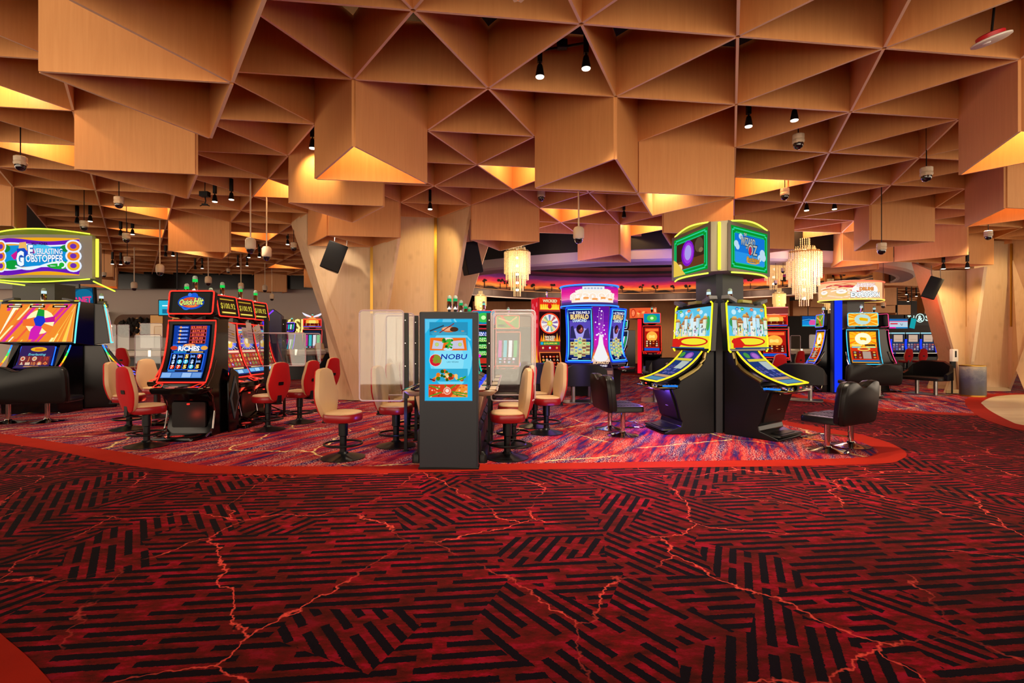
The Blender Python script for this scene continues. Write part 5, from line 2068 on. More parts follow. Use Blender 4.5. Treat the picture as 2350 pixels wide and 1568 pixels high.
# ================================================================ tall red prize wheel machine
t = thing('slot_machine', 'tall red flame machine with a round prize wheel beside the clear dividers', 'slot machine', (1.0, 14.35, F4), face(284))
m = MB(mat('red_flame_side', '#a8141c', .35))
m.box((0, .2, 1.62), (.64, .75, 2.2))
m.use(BLACK).box((0, .2, .26), (.62, .7, .52))
cab = m.build('cabinet', t, bevel=.01)
a = Art(lambda u, v, d: Vector((-.321 - d, .55 - u, .75 + v)), .85)
a.rect(.02, .02, .72, 1.95, '#e0202c', 4)
for k in range(12):
    u = .06 + .06 * k
    a.poly([(u - .05, .03), (u + .06, .03), (u + rnd.uniform(-.03, .03), .25 + rnd.random() * .5)], ('#ff9a1c', '#ffd040')[k % 2])
for k in range(9):
    a.circ(.12 + .5 * rnd.random(), .6 + 1.2 * rnd.random(), .05, '#ff7080', .07)
a.build('flame_picture', cab)
a = Art(lambda u, v, d: Vector((u - .30, -.176 - d, v)), 1.0)
a.rect(.0, 2.36, .60, 2.70, '#e83018').rect(.02, 2.38, .58, 2.52, '#ffb020')
for k in range(9):
    a.poly([(.03 + .06 * k, 2.38), (.10 + .06 * k, 2.38), (.06 + .06 * k, 2.5 + rnd.random() * .08)], '#ffe040')
a.text('WICKED', .3, 2.62, .08, '#ffe8b0', .42, .04, .1, '#7a1008').circ(.3, 2.47, .06, '#d01818', .07)
a.rect(.0, 1.50, .60, 2.32, '#2c0c10').circ(.30, 2.0, .29, '#f04020', None, 28).circ(.30, 2.0, .25, '#f8f0e0', None, 28)
wc = ['#7030a0', '#f0f0f0', '#c02030', '#f0f0e0', '#2a50c0', '#e8e8e8', '#40a060', '#f0d040']
for k in range(18):
    t0, t1 = 2 * math.pi * k / 18, 2 * math.pi * (k + 1) / 18
    a.d -= a.step
    a.poly([(.30 + .06 * math.cos(t0), 2.0 + .06 * math.sin(t0)), (.30 + .235 * math.cos(t0), 2.0 + .235 * math.sin(t0)), (.30 + .235 * math.cos(t1), 2.0 + .235 * math.sin(t1)), (.30 + .06 * math.cos(t1), 2.0 + .06 * math.sin(t1))], wc[k % 8])
a.d += .002
a.circ(.30, 2.0, .08, '#f0c030').circ(.30, 2.0, .05, '#d8f060')
for k in range(9):
    a.poly([(.02 + .065 * k, 1.50), (.09 + .065 * k, 1.50), (.055 + .065 * k, 1.64 + rnd.random() * .1)], ('#ff7a1c', '#ffb030')[k % 2])
a.text('WICKED', .3, 1.62, .06, '#fff0d0', .3, .03, 0, '#601008').text('WHEEL', .3, 1.55, .06, '#fff0d0', .28, .03, 0, '#601008')
a.rect(.02, 1.40, .58, 1.49, '#308a40').text('$10,000.00', .32, 1.445, .05, '#f8e040', .38, .02).circ(.07, 1.445, .04, '#20a0d8')
a.rect(.0, 1.26, .6, 1.38, '#a01420').circ(.1, 1.32, .03, '#f0c080').circ(.3, 1.32, .03, '#e0e0ff').circ(.5, 1.32, .03, '#f0a040')
a.build('wheel_screen', t)
a = Art(flat(.62, .44, (0, -.24, 1.0), R(18)), .95)
a.rect(0, 0, .62, .44, '#f07a3a').rect(.03, .03, .59, .41, '#3a120c')
icons(a, .06, .07, .56, .34, 5, 3, ['#f0e0c0', '#e04828', '#30b060', '#f0b040'], '#1a0a08', 5)
a.build('lower_screen', t)
m = MB(GLOSS)
m.prism([(.1, .70), (.1, 1.2), (-.14, 1.22), (-.30, .78), (-.38, .72), (-.36, .68)], -.31, .31)
m.build('console', t, bevel=.01)
candle(t, (0, .1, 2.72), '#f0c0a0', 1.0)


# ================================================================ doughnut pod on the right
def art_gold(a, W, H):
    a.rect(0, 0, W, H, '#f0a01c', 10)
    a.rect(.0, H * .45, W, H, '#ffb81c', 5)
    rays(a, W * .5, H * .78, .1, W * .75, 22, '#ff7a14', 2, (0, H * .42, W, H))
    a.circ(W * .5, H * .78, .20, '#fff8d0', .17, 24).poly([(W * .38, H * .80), (W * .44, H * .84), (W * .63, H * .80), (W * .62, H * .72), (W * .42, H * .73)], '#f0b000')
    a.rect(0, H * .08, W, H * .50, '#d83414', 4)
    a.rect(.04, H * .55, W * .45, H * .60, '#ffe070').rect(W * .55, H * .55, W - .04, H * .60, '#40281c').rect(.04, H * .49, W * .4, H * .53, '#70c8d8').rect(W * .6, H * .49, W - .04, H * .53, '#b0e0a0')
    a.circ(W * .5, H * .45, .16, '#f0d060', .06).circ(W * .5, H * .45, .12, '#c84020', .03)
    icons(a, .04, H * .12, W - .04, H * .38, 5, 3, ['#f0c030', '#8030b0', '#20a090', '#f8f0e0', '#f08030'], '#7a1c10', 7)
    a.rect(W * .42, H * .12, W * .72, H * .36, '#b09888')
    a.rect(0, 0, W, H * .07, '#1060a0')


def art_gold_top(a, W, H):
    a.rect(0, 0, W, H, '#ff9c14')
    rays(a, W * .5, H * .5, .12, W * .8, 26, '#ffe060', 5, (0, 0, W, H))
    a.circ(W * .48, H * .5, .20, '#c0e0d8', .15, 24).poly([(W * .36, H * .58), (W * .42, H * .66), (W * .66, H * .56), (W * .65, H * .36), (W * .40, H * .42)], '#f0b800')


def art_gold_alt(a, W, H):
    a.rect(0, 0, W, H, '#70a030')
    a.line([(W * .2, H), (W * .5, H * .4), (W * .8, 0)], .06, '#f04020').line([(W * .1, H * .8), (W * .6, H * .5), (W * .9, H * .9)], .04, '#f8b060').rect(.05, .05, W * .4, H * .3, '#2c3a18')


DP = Vector((10.1, 15.2, F4))
GE = 'curved machines under the oval doughnut sign'
for dg, lb, ta, nc in ((255, 'curved machine with yellow screens facing the wide black seat under the oval sign', art_gold_top, '#40b8e0'), (165, 'curved machine turned left under the oval sign, its narrow screen edge on', art_gold_alt, '#5a60f0'), (10, 'curved machine turned away right under the oval sign with a pink lit edge', art_gold_top, '#ff4080')):
    q = Vector((math.cos(R(dg)), math.sin(R(dg)), 0))
    t = thing('slot_machine', lb, 'slot machine', DP + q * (.72 if dg == 255 else .8), face(dg), GE)
    tall_machine(t, .80, nc, 1.7, art_gold, ta, True, 4, CHROME, False, '#c0d8d8', False)
t = thing('oval_sign', 'oval red and gold sign above the yellow screen machine, on a blue lit pole', 'sign', DP)
m = MB(mat('dark_sign_post', '#15141c', .3))
m.box((.05, .12, 1.34), (.5, .4, 2.68))
m.build('post', t)
m = MB(emat('#1838ff', 1.0, True))
m.box((-.68, -.42, 1.36), (.19, .06, 2.66))
m.build('blue_light_bar', t)
m = MB(mat('navy_backing', '#14142c', .4))
m.box((-.72, -.36, 1.36), (.26, .07, 2.68))
m.build('bar_backing', t)
m = MB(mat('sign_casing', '#c8a080', .4))
NN = 40
ov = lambda z, s=1.0: [(-.12 + .86 * s * math.cos(2 * math.pi * k / NN), -.10 + .70 * s * math.sin(2 * math.pi * k / NN), z) for k in range(NN)]
m.loft([ov(2.68), ov(3.20), ov(3.24, .96)])
bx = m.build('sign_box', t)


def oval_map(u, v, d):
    th = R(238) + u / .80
    return Vector((-.12 + (.862 + d) * math.cos(th), -.10 + (.702 + d) * math.sin(th), 2.68 + v))


a = Art(oval_map, 1.05)
a.rect(-1.0, .02, 1.0, .50, '#f8c890', 1, 24)
for k in range(16):
    v = .03 + .028 * k
    u = rnd.uniform(-1, .2)
    a.line([(u + .14 * q, v + .035 * math.sin(q)) for q in range(6)], rnd.choice([.012, .02, .03]), rnd.choice(['#d02c3c', '#e0604c', '#fff4e0', '#e89060', '#f8e0c0']))
for u in (-.66, -.16):
    a.circ(u, .20, .15, '#f0c878', .10).circ(u, .235, .13, '#fdf6f0', .06).circ(u, .24, .05, '#e0c8b8', .015)
a.circ(.42, .27, .34, '#fdf4ee', .2)
a.text('DANCING', .43, .42, .085, '#fffaf4', .46, .03, 0, '#c03020').text('DRUMS', .44, .30, .09, '#f0a050', .36, .04, 0, '#a02818')
a.text('EXPLOSION', .44, .14, .13, '#ffffff', .76, .05, 0, '#206070', .05)
a.build('sign_face', bx)
for z_, c in ((2.69, '#e8d860'), (3.2, '#ff7050')):
    neon(bx, ov(z_, 1.01), .018, c, 1.4, 'neon_rim', True)

# ================================================================ machines farther back
def art_green(a, W, H):
    a.rect(0, 0, W, H, '#103018', 8)
    a.rect(.03, H * .86, W - .03, H * .98, '#2038a0', 2).text('ULTRA HOT', W * .5, H * .94, .05, '#e8f0ff', W * .8, .03).text('MEGA LINK', W * .5, H * .885, .05, '#f0f0ff', W * .8, .03)
    for k in range(3):
        v = H * (.68 - .20 * k)
        a.rect(.04, v, W - .04, v + .13, '#18a030', 2).text('CASINO', W * .5, v + .09, .045, '#d0f8c0', W * .7, .02).text('WIZARD', W * .5, v + .035, .045, '#f0f8a0', W * .7, .02)
    a.rect(.04, .03, W - .04, H * .2, '#c03020', 2)


def art_red(a, W, H):
    a.rect(0, 0, W, H, '#b01810', 8)
    a.circ(W * .5, H * .62, W * .36, '#ffb040', .2).circ(W * .5, H * .62, W * .2, '#f8e070', .12).rect(.04, H * .84, W - .04, H * .95, '#ff7030', 2)
    icons(a, .04, H * .18, W - .04, H * .46, 4, 3, ['#f0d060', '#e06020', '#f8e8c0', '#a02010'], '#601008', 2)
    a.rect(0, 0, W, H * .12, '#1050c0')


def art_mix(a, W, H):
    a.rect(0, 0, W, H, '#182038', 8)
    for k in range(4):
        a.rect(.03 + k * W / 4, H * .25, (k + 1) * W / 4 - .02, H * .8, ('#d020a0', '#20c0d0', '#f0f0f8', '#20b060')[k], 3)
    icons(a, .04, .03, W - .04, H * .24, 4, 2, ['#f0f0ff', '#40d0f0', '#f06090'], None, 9)


def art_teal(a, W, H):
    a.rect(0, 0, W, H, '#0c8ab0')
    a.circ(W * .5, H * .5, W * .3, '#40c050', H * .35).circ(W * .5, H * .5, W * .1, '#d0ffb0', H * .15)


GF = 'machines scattered in the far pit'
for px, Y, dg, W, nc, sa, ta, sc, lb in [
        (1110, 13.4, 268, .66, '#d02030', art_green, art_teal, 1.0, 'machine with green tiles glimpsed between the kiosk and the clear divider'),
        (1166, 14.2, 262, .72, '#f06040', art_mix, art_gold_alt, .96, 'red topped machine seen through the clear divider right of the kiosk'),
        (1496, 23.0, 255, .66, '#ff2418', art_red, art_teal, 1.2, 'small red neon machine with a green top screen under the round orange sign'),
        (1433, 25.2, 200, .70, '#c0d8ff', art_mix, art_mix, 1.1, 'rounded machine with white lit edge just right of the blue neon pod'),
        (1776, 18.6, 250, .86, '#ff2a20', art_red, art_red, 1.06, 'red machine with a thick white curved edge behind the right yellow neon machine'),
        (717, 26.0, 285, .80, '#ff4040', art_mix, art_red, 1.15, 'machine with blue reels and winged topper near the gilded wall letters'),
        (668, 22.0, 240, .60, '#5a2cff', art_mix, art_mix, 1.0, 'small purple neon machine below the gilded wall letters')]:
    x = (px - 1175) / F * Y
    t = thing('slot_machine', lb, 'slot machine', (x, Y, F4), face(dg), GF, sc)
    tall_machine(t, W, nc, 1.8, sa, ta, True, 6, CHROME, False, '#80d8c0', False)
    if 'thick white' in lb:
        m = MB(mat('white_trim', '#d8cfc8', .4))
        pr = bez((-.46, .74), (-.04, 1.1), (-.02, 1.9), 10)
        m.prism([(y, z) for y, z in pr] + [(y + .10, z + .02) for y, z in reversed(pr)], W / 2 + .01, W / 2 + .04)
        m.build('white_edge', t)
        m = MB(mat('red_header', '#a83428', .4))
        m.box((0, .12, 2.46), (.86, .3, .26))
        m.use(emat('#ff9088', 1.2)).box((0, -.035, 2.58), (.86, .02, .02)).box((0, -.035, 2.34), (.86, .02, .02))
        m.build('header', t)
    if 'winged' in lb:
        m = MB(emat('#f0f0ff', 1.0))
        for sx in (-1, 1):
            m.prism([(sx * .05, 2.42), (sx * .42, 2.58), (sx * .36, 2.48), (sx * .28, 2.42), (sx * .05, 2.36)], -.05, .02, 'y')
        m.use(emat('#ff7040', 1.0)).box((0, 0, 2.40), (.5, .05, .06))
        m.build('winged_topper', t)
# purple side-on machine behind the red neon row
t = thing('slot_machine', 'dark purple machine seen from the side with a violet chevron light behind the red row', 'slot machine', (-6.55, 13.9, F4), face(200), GF)
m = MB(mat('purple_cabinet', '#1c1040', .3))
m.prism([(.3, 0), (.3, 2.2), (.1, 2.36), (-.2, 2.3), (-.1, 1.7), (-.25, 1.0), (-.4, .8), (-.2, .6), (-.2, 0)], -.4, .4)
m.build('cabinet', t, bevel=.01)
neon(t, [(.41, .1, 2.32), (.41, -.12, 2.1), (.41, -.02, 1.9), (.41, -.04, 1.3)], .02, '#7030ff', 2.0)
neon(t, [(.41, -.2, 2.26), (.41, -.06, 1.7), (.41, -.22, 1.0)], .02, '#5028ff', 2.0)
a = Art(flat(.7, 1.1, (0, -.2, 1.65), R(5)), .8)
a.rect(0, 0, .7, 1.1, '#3020a0')
a.build('screen', t)
# round orange sign on a red lit pole
t = thing('drum_sign', 'round orange sign on a red lit pole far behind the lone black seat', 'sign', ((1479 - 1175) / F * 23.6, 23.9, F4))
m = MB(mat('orange_drum', '#8a3018', .4))
m.lathe([(.62, 2.55), (.62, 3.05), (.6, 3.07)], 28)
m.use(BLACK).lathe([(.16, 0), (.16, 2.55)], 12)
m.build('drum', t)
a = Art(lambda u, v, d: Vector(((.622 + d) * math.sin(u / .62), -(.622 + d) * math.cos(u / .62), 2.55 + v)), 1.0)
a.rect(-.95, .02, .95, .48, '#f06030', 1, 16)
for k in range(14):
    a.circ(rnd.uniform(-.8, .8), rnd.uniform(.1, .4), .07, rnd.choice(['#ffb060', '#ffd8a0', '#f04020', '#e88040']), .06, 10)
a.circ(-.62, .25, .15, '#c83018', .2).circ(-.62, .25, .10, '#ff8050', .15)
a.build('sign_face', t)
m = MB(emat('#ff1428', 1.3, True))
m.box((-.2, -.2, 1.28), (.17, .05, 2.5))
m.build('red_light_bar', t)

# far right row with blue lit edges
GS = 'far row of blue edged machines right of the oval sign'
def far_slot(t):
    m = MB(GLOSS)
    m.prism([(.3, 0), (.3, 1.9), (-.02, 1.9), (-.02, .98), (-.32, .86), (-.3, .78), (-.12, .7), (-.12, 0)], -.33, .33)
    m.build('cabinet', t)
    a = Art(lambda u, v, d: Vector((u - .30, -.022 - d, 1.0 + v)), .85)
    a.rect(0, 0, .6, .88, '#20243a')
    a.rect(.08, .48, .52, .84, '#d8b8a0').rect(.14, .6, .46, .62, '#b09080').rect(.02, .42, .58, .46, '#2a4a70')
    icons(a, .02, .04, .58, .40, 4, 3, ['#d87060', '#f0e0d0', '#7070c0', '#90b0c0', '#c04040'], '#4a4060', 6)
    a.build('screen', t)
    for sx in (-1, 1):
        neon(t, [(sx * .345, -.05, 1.62), (sx * .345, -.02, 1.3), (sx * .345, -.10, 1.0), (sx * .345, -.14, .8)], .03, '#1c3cff', 1.3)
    m = MB(emat('#a0e0f0', .9))
    m.box((0, 0, 1.93), (.62, .1, .06))
    m.build('light_bar', t)
    m = MB(CHROME)
    m.box((0, -.22, .90), (.64, .24, .03))
    m.build('button_shelf', t, bevel=.005)


t = thing('slot_machine', 'blue edged far machine, first right of the pink lit edge', 'slot machine', (19.3, 26.6, F4), face(265), GS)
far_slot(t)
KIDS.clear()
for k, lb in enumerate(['blue edged far machine behind the left red backed stool', 'blue edged far machine behind the right red backed stool', 'blue edged far machine half hidden by the orange column']):
    dup(t, (20.05 + .76 * k, 26.6 - .02 * k, F4), face(265), lb, GS)
# ================================================================ loudspeakers hung from the ceiling
def speaker(c, w, h, d, roll, yaw, lb):
    t = thing('loudspeaker', lb, 'loudspeaker', c, R(yaw), 'black loudspeakers hung by the columns')
    M = Matrix.Rotation(R(roll), 4, 'Y')
    m = MB(BLACK)
    m.M = M
    m.prism([(-w / 2, -d / 2), (w / 2, -d / 2), (w / 2 * .6, d / 2), (-w / 2 * .6, d / 2)], -h / 2, h / 2, 'z')
    m.build('cabinet', t, bevel=.02)
    m = MB(mat('speaker_cloth', '#060607', .9))
    m.M = M
    m.loft([[(x, -d / 2 - q, z) for x, z in rrect(w * .94, h * .95, .02, 3)] for q in (0, .012)])
    m.build('grille', t)
    for sx in (-1, 1):
        a = M @ Vector((sx * w * .32, 0, h / 2))
        m = MB(STEEL)
        m.tube([a, a + Vector((0, .05, .10)), a + Vector((0, .08, .32))], .010, 5)
        m.build('hanging_strap', t)


speaker(P(770, 592, 12.1), .46, .66, .40, 20, 8, 'black loudspeaker tilted in front of the left face of the pale column')
speaker(P(1076, 594, 12.6), .44, .78, .40, -14, 35, 'black loudspeaker with a blue sheen at the right edge of the pale column')
speaker(P(2137, 662, 14.1), .32, .60, .36, 22, -30, 'black loudspeaker against the orange lit right hand column')

# ================================================================ bin and hand cleaner
t = thing('litter_bin', 'round blue grey speckled bin with a brass rim before the right hand column', 'bin', (12.57, 13.97, .004))


def bin_mat():
    m, tt, b = newmat('bin_speckled_blue')
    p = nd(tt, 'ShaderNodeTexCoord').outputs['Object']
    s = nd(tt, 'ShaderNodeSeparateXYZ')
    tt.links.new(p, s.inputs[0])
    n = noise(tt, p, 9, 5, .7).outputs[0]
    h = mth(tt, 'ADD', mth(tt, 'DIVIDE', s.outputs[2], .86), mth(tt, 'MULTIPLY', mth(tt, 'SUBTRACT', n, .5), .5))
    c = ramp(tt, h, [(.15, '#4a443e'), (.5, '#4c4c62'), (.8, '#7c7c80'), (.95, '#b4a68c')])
    tt.links.new(c, b.inputs['Base Color'])
    b.inputs['Roughness'].default_value = .4
    return m


m = MB(bin_mat())
m.lathe([(.26, .03), (.285, .05), (.285, .84), (.27, .84), (.26, .60)], 36)
m.build('drum', t)
m = MB(BRASS)
m.lathe([(.25, 0), (.28, .0), (.28, .045), (.25, .045)], 36)
m.build('base_ring', t)
m = MB(BRASS)
m.lathe([(.29, .825), (.29, .85), (.255, .85), (.255, .825)], 36)
m.build('rim', t)
t = thing('hand_cleaner_stand', 'white hand cleaner dispenser on a thin black stand behind the bin', 'dispenser', (12.55, 14.6, .004))
m = MB(BLACK)
m.lathe([(.15, 0), (.15, .015), (.02, .02), (.02, .75)], 20)
m.box((0, -.02, .84), (.13, .06, .20))
m.build('stand', t)
m = MB(WHITE)
m.loft([[(x, y - .06, z) for x, y in rrect(.17 - q, .12 - q, .02, 3)] for q, z in ((0, .93), (0, 1.26), (.03, 1.28))])
d = m.build('dispenser', t)
m = MB(BLACK)
m.prism(rrect(.05, .18, .01, 2, (0, 1.14)), -.124, -.118, 'y')
m.build('level_window', d)

# ================================================================ chandeliers of crystal strands
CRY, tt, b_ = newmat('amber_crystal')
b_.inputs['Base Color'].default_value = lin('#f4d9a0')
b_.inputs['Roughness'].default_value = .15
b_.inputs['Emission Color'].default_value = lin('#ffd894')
b_.inputs['Emission Strength'].default_value = .3  # crystals get a glow of their own for the bulb light they catch
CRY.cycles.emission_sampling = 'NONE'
BULB = emat('#fff0c8', 6.0, True)


def strands(mb, r, z0, z1, n, bead=.055, rad=.014):
    for k in range(n):
        a = 2 * math.pi * k / n
        cx, cy = r * math.cos(a), r * math.sin(a)
        q = max(2, int((z1 - z0) / bead))
        loops = []
        for j in range(q * 2 + 1):
            z = z1 - (z1 - z0) * j / (q * 2)
            rr_ = rad if j % 2 else rad * .35
            loops.append([(cx + rr_ * math.cos(w), cy + rr_ * math.sin(w), z) for w in (a, a + 1.57, a + 3.14, a + 4.71)])
        mb.loft(loops)


def make_chandelier(label):
    t = thing('chandelier', label, 'chandelier', group='crystal strand chandeliers')
    m = MB(BRASS)
    m.lathe([(.01, -1.9), (.01, .5)], 8)
    m.lathe([(.46, -.42), (.46, -.40), (.01, -.38), (.01, -.42)], 24)
    m.build('frame', t)
    for r, z0, z1, n in ((.15, -.6, .0, 16), (.28, -.95, -.24, 26), (.46, -1.18, -.42, 42), (.40, -1.40, -.36, 36), (.30, -1.62, -.30, 28), (.22, -1.78, -.6, 20), (.12, -1.98, -1.0, 12)):
        m = MB(CRY)
        strands(m, r, z0, z1, n)
        m.build('crystal_tier', t, smooth=False)
    for z in (-.35, -.62, -.9, -1.2, -1.5, -1.75):
        m = MB(BULB)
        m.lathe([(.0, -.05), (.045, -.03), (.055, 0), (.045, .03), (.0, .05)], 10, (0, -.02, z))
        m.build('bulb', t)
    return t


ch = make_chandelier('largest amber chandelier, hanging left of the oval doughnut sign')
ch.location = P(1845, 548, 15.0)
KIDS.clear()
for px, py, Y, s, lb in ((1187, 552, 15.0, .83, 'amber chandelier hanging at the left end of the oval dome'), (1775, 545, 16.4, .85, 'amber chandelier half hidden behind the right green framed screen'),
                         (1788, 662, 24.0, .62, 'small amber chandelier right above the right yellow neon machine'), (1103, 668, 24.0, .60, 'small amber chandelier beside the kiosk lamps, right of the pale column'),
                         (1906, 640, 22.0, .75, 'small amber chandelier partly behind the oval doughnut sign')):
    dup(ch, P(px, py, Y), 0, lb, 'crystal strand chandeliers', s)
for px, py, Y, pw_ in ((1845, 625, 15, 60), (1187, 620, 15, 50), (1775, 600, 16, 40), (1788, 690, 24, 40), (1103, 690, 24, 40)):
    point(P(px, py, Y) + Vector((0, -.7, 0)), pw_, (1, .72, .38), .25)


# ================================================================ dome cameras and track lamps under the ceiling
def make_dome(label, group):
    t = thing('dome_camera', label, 'camera', group=group)
    m = MB(CREAM)
    m.lathe([(.07, .13), (.085, .12), (.085, .06), (.079, .052), (.085, .045), (.088, .01), (.074, -.012)], 8)
    m.build('housing', t)
    m = MB(mat('dome_glass', '#15131a', .05, coat=1.0))
    m.lathe([(.072, -.005), (.072, -.04), (.054, -.078), (.026, -.096), (.0, -.10)], 18)
    m.build('dome', t)
    return t


def stem(o, m_, z0, r):
    g = (5.705 - o.location.z) / o.scale.z
    q = MB(m_)
    q.lathe([(r, z0), (r, max(g, z0 + .2))], 8)
    q.build('stem', o)


def make_pendant(label, group):
    t = thing('dome_camera', label, 'camera', group=group)
    m = MB(CREAM)
    m.lathe([(.02, .19), (.075, .17), (.10, .13), (.10, -.02), (.085, -.045)], 20)
    m.build('housing', t)
    m = MB(mat('dome_glass', '#15131a'))
    m.lathe([(.078, -.04), (.072, -.085), (.05, -.12), (.0, -.135)], 18)
    m.build('dome', t)
    return t


GC, GP = 'short stemmed dome cameras under the ceiling', 'dome cameras on long rods'
dc = make_dome('x', GC)
first = True
for px, py, wpx, lb in [
        (47, 378, 25, 'dome camera at the far left above the rounded lime neon sign'),
        (273, 467, 20, 'dome camera right of the lime neon sign, under a deep veneer box'),
        (449, 471, 16, 'dome camera beside the black hanging clip left of two lit spots'),
        (193, 520, 17, 'dome camera just above the curved top of the lime neon sign'),
        (290, 548, 16, 'dome camera between the lime neon sign and the first long rod camera'),
        (292, 600, 14, 'dome camera beside a lit spot right of the lime neon bar'),
        (906, 444, 15, 'dome camera under the deep boxes left of the bright spot on the pale column'),
        (1242, 452, 18, 'dome camera below the left corner of the big box over the blue pod'),
        (1410, 462, 15, 'dome camera below the middle of the big box over the blue pod'),
        (1486, 487, 14, 'dome camera tucked by the box tip left of the green framed screens'),
        (1832, 328, 26, 'nearest dome camera, hanging below the right pair of lit spots'),
        (2126, 403, 25, 'dome camera high on the right before the deep corner box'),
        (1801, 448, 20, 'dome camera over the right side of the green framed screens'),
        (2023, 573, 20, 'dome camera hanging just above the oval doughnut sign'),
        (2268, 542, 16, 'dome camera above the right hand columns'),
        (1324, 602, 8, 'small dome camera on the violet rim of the oval dome, left one'),
        (1506, 600, 9, 'small dome camera on the violet rim of the oval dome, right one'),
        (686, 478, 15, 'dome camera peeking under the big lit box left of the pale column'),
        (674, 568, 14.5, 'dome camera at the upper left edge of the pale column'),
        (1797, 622, 9, 'dome camera between the two upper chandeliers'),
        (1780, 650, 8, 'small dome camera above the small right chandelier'),
        (2027, 702, 10, 'dome camera right of the oval doughnut sign'),
        (524, 623, 8, 'tiny dome camera on the far ceiling above the red neon row'),
        (239, 632, 9, 'dome camera under the far box behind the lime neon bar')]:
    Y = .17 * F / wpx
    sc_ = None
    if Y > 16.2:
        Y = 15.3 if px > 1700 else 16.2 if px > 1200 else min(Y, 19.5)
        sc_ = wpx * Y / (.17 * F)
    p = P(px, py, Y)
    if first:
        dc.location = p
        dc['label'] = lb
        first = False
    else:
        dup(dc, p, 0, lb, GC, sc_)
pc = make_pendant('x', GP)
first = True
for px, py, wpx, lb in [
        (575, 567, 23, 'long rod dome camera, left one of the two above the red neon row'),
        (612, 585, 21, 'long rod dome camera, right one of the two above the red neon row'),
        (1328, 543, 25, 'long rod dome camera hanging before the hexagonal box over the blue pod'),
        (367, 622, 17, 'long rod dome camera above the left end machine sign'),
        (308, 659, 13, 'long rod dome camera low against the black bulkhead'),
        (478, 647, 14, 'long rod dome camera between the two nearest green signal lamps'),
        (553, 660, 12, 'long rod dome camera glowing gold above the sideways machines'),
        (608, 664, 11, 'long rod dome camera in front of the far veneer box'),
        (624, 684, 10, 'small dome camera below the far veneer box')]:
    Y = .20 * F / wpx
    p = P(px, py, Y)
    if first:
        pc.location = p
        pc['label'] = lb
        first = False
    else:
        dup(pc, p, 0, lb, GP)


def make_spot(label, group, long=.30):
    t = thing('spot_lamp', label, 'spotlight', group=group)
    m = MB(BLACK)
    m.box((0, 0, .30), (.055, .055, .26))
    m.tube([(0, 0, .17), (.0, .0, .12)], .012, 6)
    m.build('arm', t)
    m = MB(BLACK)
    m.lathe([(.026, .14), (.034, .12), (.050, .03), (.052, 0), (.046, 0)], 16)
    m.build('lamp_head', t)
    m = MB(emat('#fff4dc', 5.0, True))
    m.lathe([(.0, -.014), (.046, -.010), (.050, -.001)], 16)
    m.build('lamp_lens', t)
    return t


for o in [o for o in COL.objects if o.type == 'EMPTY' and o.get('category') == 'camera']:
    if o['group'] == GC:
        stem(o, BLACK, .125, .008)
    else:
        stem(o, CREAM, .18, .015)
GT = 'small track lamps under the ceiling'
sp = make_spot('x', GT)
first = True
SP = [(1239, 176, 6.0, 'lit track lamp, left one of the pair in the middle of the nearest ceiling cells', 1),
      (1345, 157, 5.8, 'lit track lamp, right one of the pair in the middle of the nearest ceiling cells', 1),
      (1718, 290, 7.2, 'lit track lamp, left one of the pair right of the long vertical joint', 1),
      (1823, 276, 7.0, 'lit track lamp, right one of the pair right of the long vertical joint', 1),
      (717, 340, 8.2, 'lit lamp seen edge on beside the brightest veneer box', 1),
      (493, 463, 10.6, 'lit lamp right of the black hanging clip on the left, nearer one', 1),
      (531, 458, 10.6, 'lit lamp right of the black hanging clip on the left, farther one', 1),
      (987, 480, 11.4, 'lit lamp shining on the pale column face', 1),
      (1432, 499, 12.0, 'dark lamp left of the green framed screens', 0),
      (1851, 483, 11.5, 'left lamp of the pair above the large chandelier', 1),
      (1915, 480, 11.5, 'right lamp of the pair above the large chandelier', 1),
      (2269, 502, 12.5, 'left lamp of the pair under the right corner box', 1),
      (2340, 499, 12.5, 'right lamp of the pair under the right corner box', 1),
      (2165, 617, 14.0, 'left small lamp over the right hand column', 1),
      (2220, 615, 13.8, 'right small lamp over the right hand column', 1),
      (177, 512, 12.8, 'left lamp above the lime neon sign', 0), (207, 508, 12.8, 'right lamp above the lime neon sign', 1),
      (277, 540, 14.0, 'dark square lamp right of the lime neon sign', 0), (304, 538, 14.2, 'thin lit lamp right of the lime neon sign', 1),
      (380, 588, 17.5, 'far left lamp above the left end machine, dark one', 0), (397, 587, 17.5, 'far left lamp above the left end machine, lit one', 1),
      (452, 583, 17.0, 'lamp under the deep box above the left end machine, left one', 1), (485, 581, 17.0, 'lamp under the deep box above the left end machine, right one', 1),
      (571, 591, 17.5, 'lamp below the left long rod camera', 1), (595, 590, 17.5, 'lamp below the two long rod cameras, lit one', 1),
      (546, 611, 20.0, 'far lamp above the sideways machines, left one', 1), (567, 610, 20.0, 'far lamp above the sideways machines, right one', 1),
      (448, 618, 20.5, 'far lamp above the left end machine sign, dark one', 0), (464, 616, 20.5, 'far lamp above the left end machine sign, lit one', 1),
      (660, 561, 15.5, 'lamp at the upper left of the pale column', 1),
      (258, 606, 18.5, 'lit lamp low behind the lime neon bar, left one', 1), (277, 607, 18.5, 'lit lamp low behind the lime neon bar, right one', 1),
      (2080, 676, 25.0, 'far lamp right of the oval doughnut sign, upper one', 1), (2103, 680, 25.5, 'far lamp by the orange column edge', 1), (2084, 692, 28.0, 'far lamp right of the oval doughnut sign, lower one', 1)]
KIDS.clear()
sp_off = None
for px, py, Y, lb, on in SP:
    p = P(px, py, Y)
    if first:
        sp.location = p
        sp['label'] = lb
        first = False
    else:
        o = dup(sp, p, 0, lb, GT)
        if not on:
            for c in o.children:
                if c.name.startswith('lamp_lens'):
                    c.data = c.data.copy()
                    c.data.materials.clear()
                    c.data.materials.append(mat('unlit_lens', '#5a564c', .2))
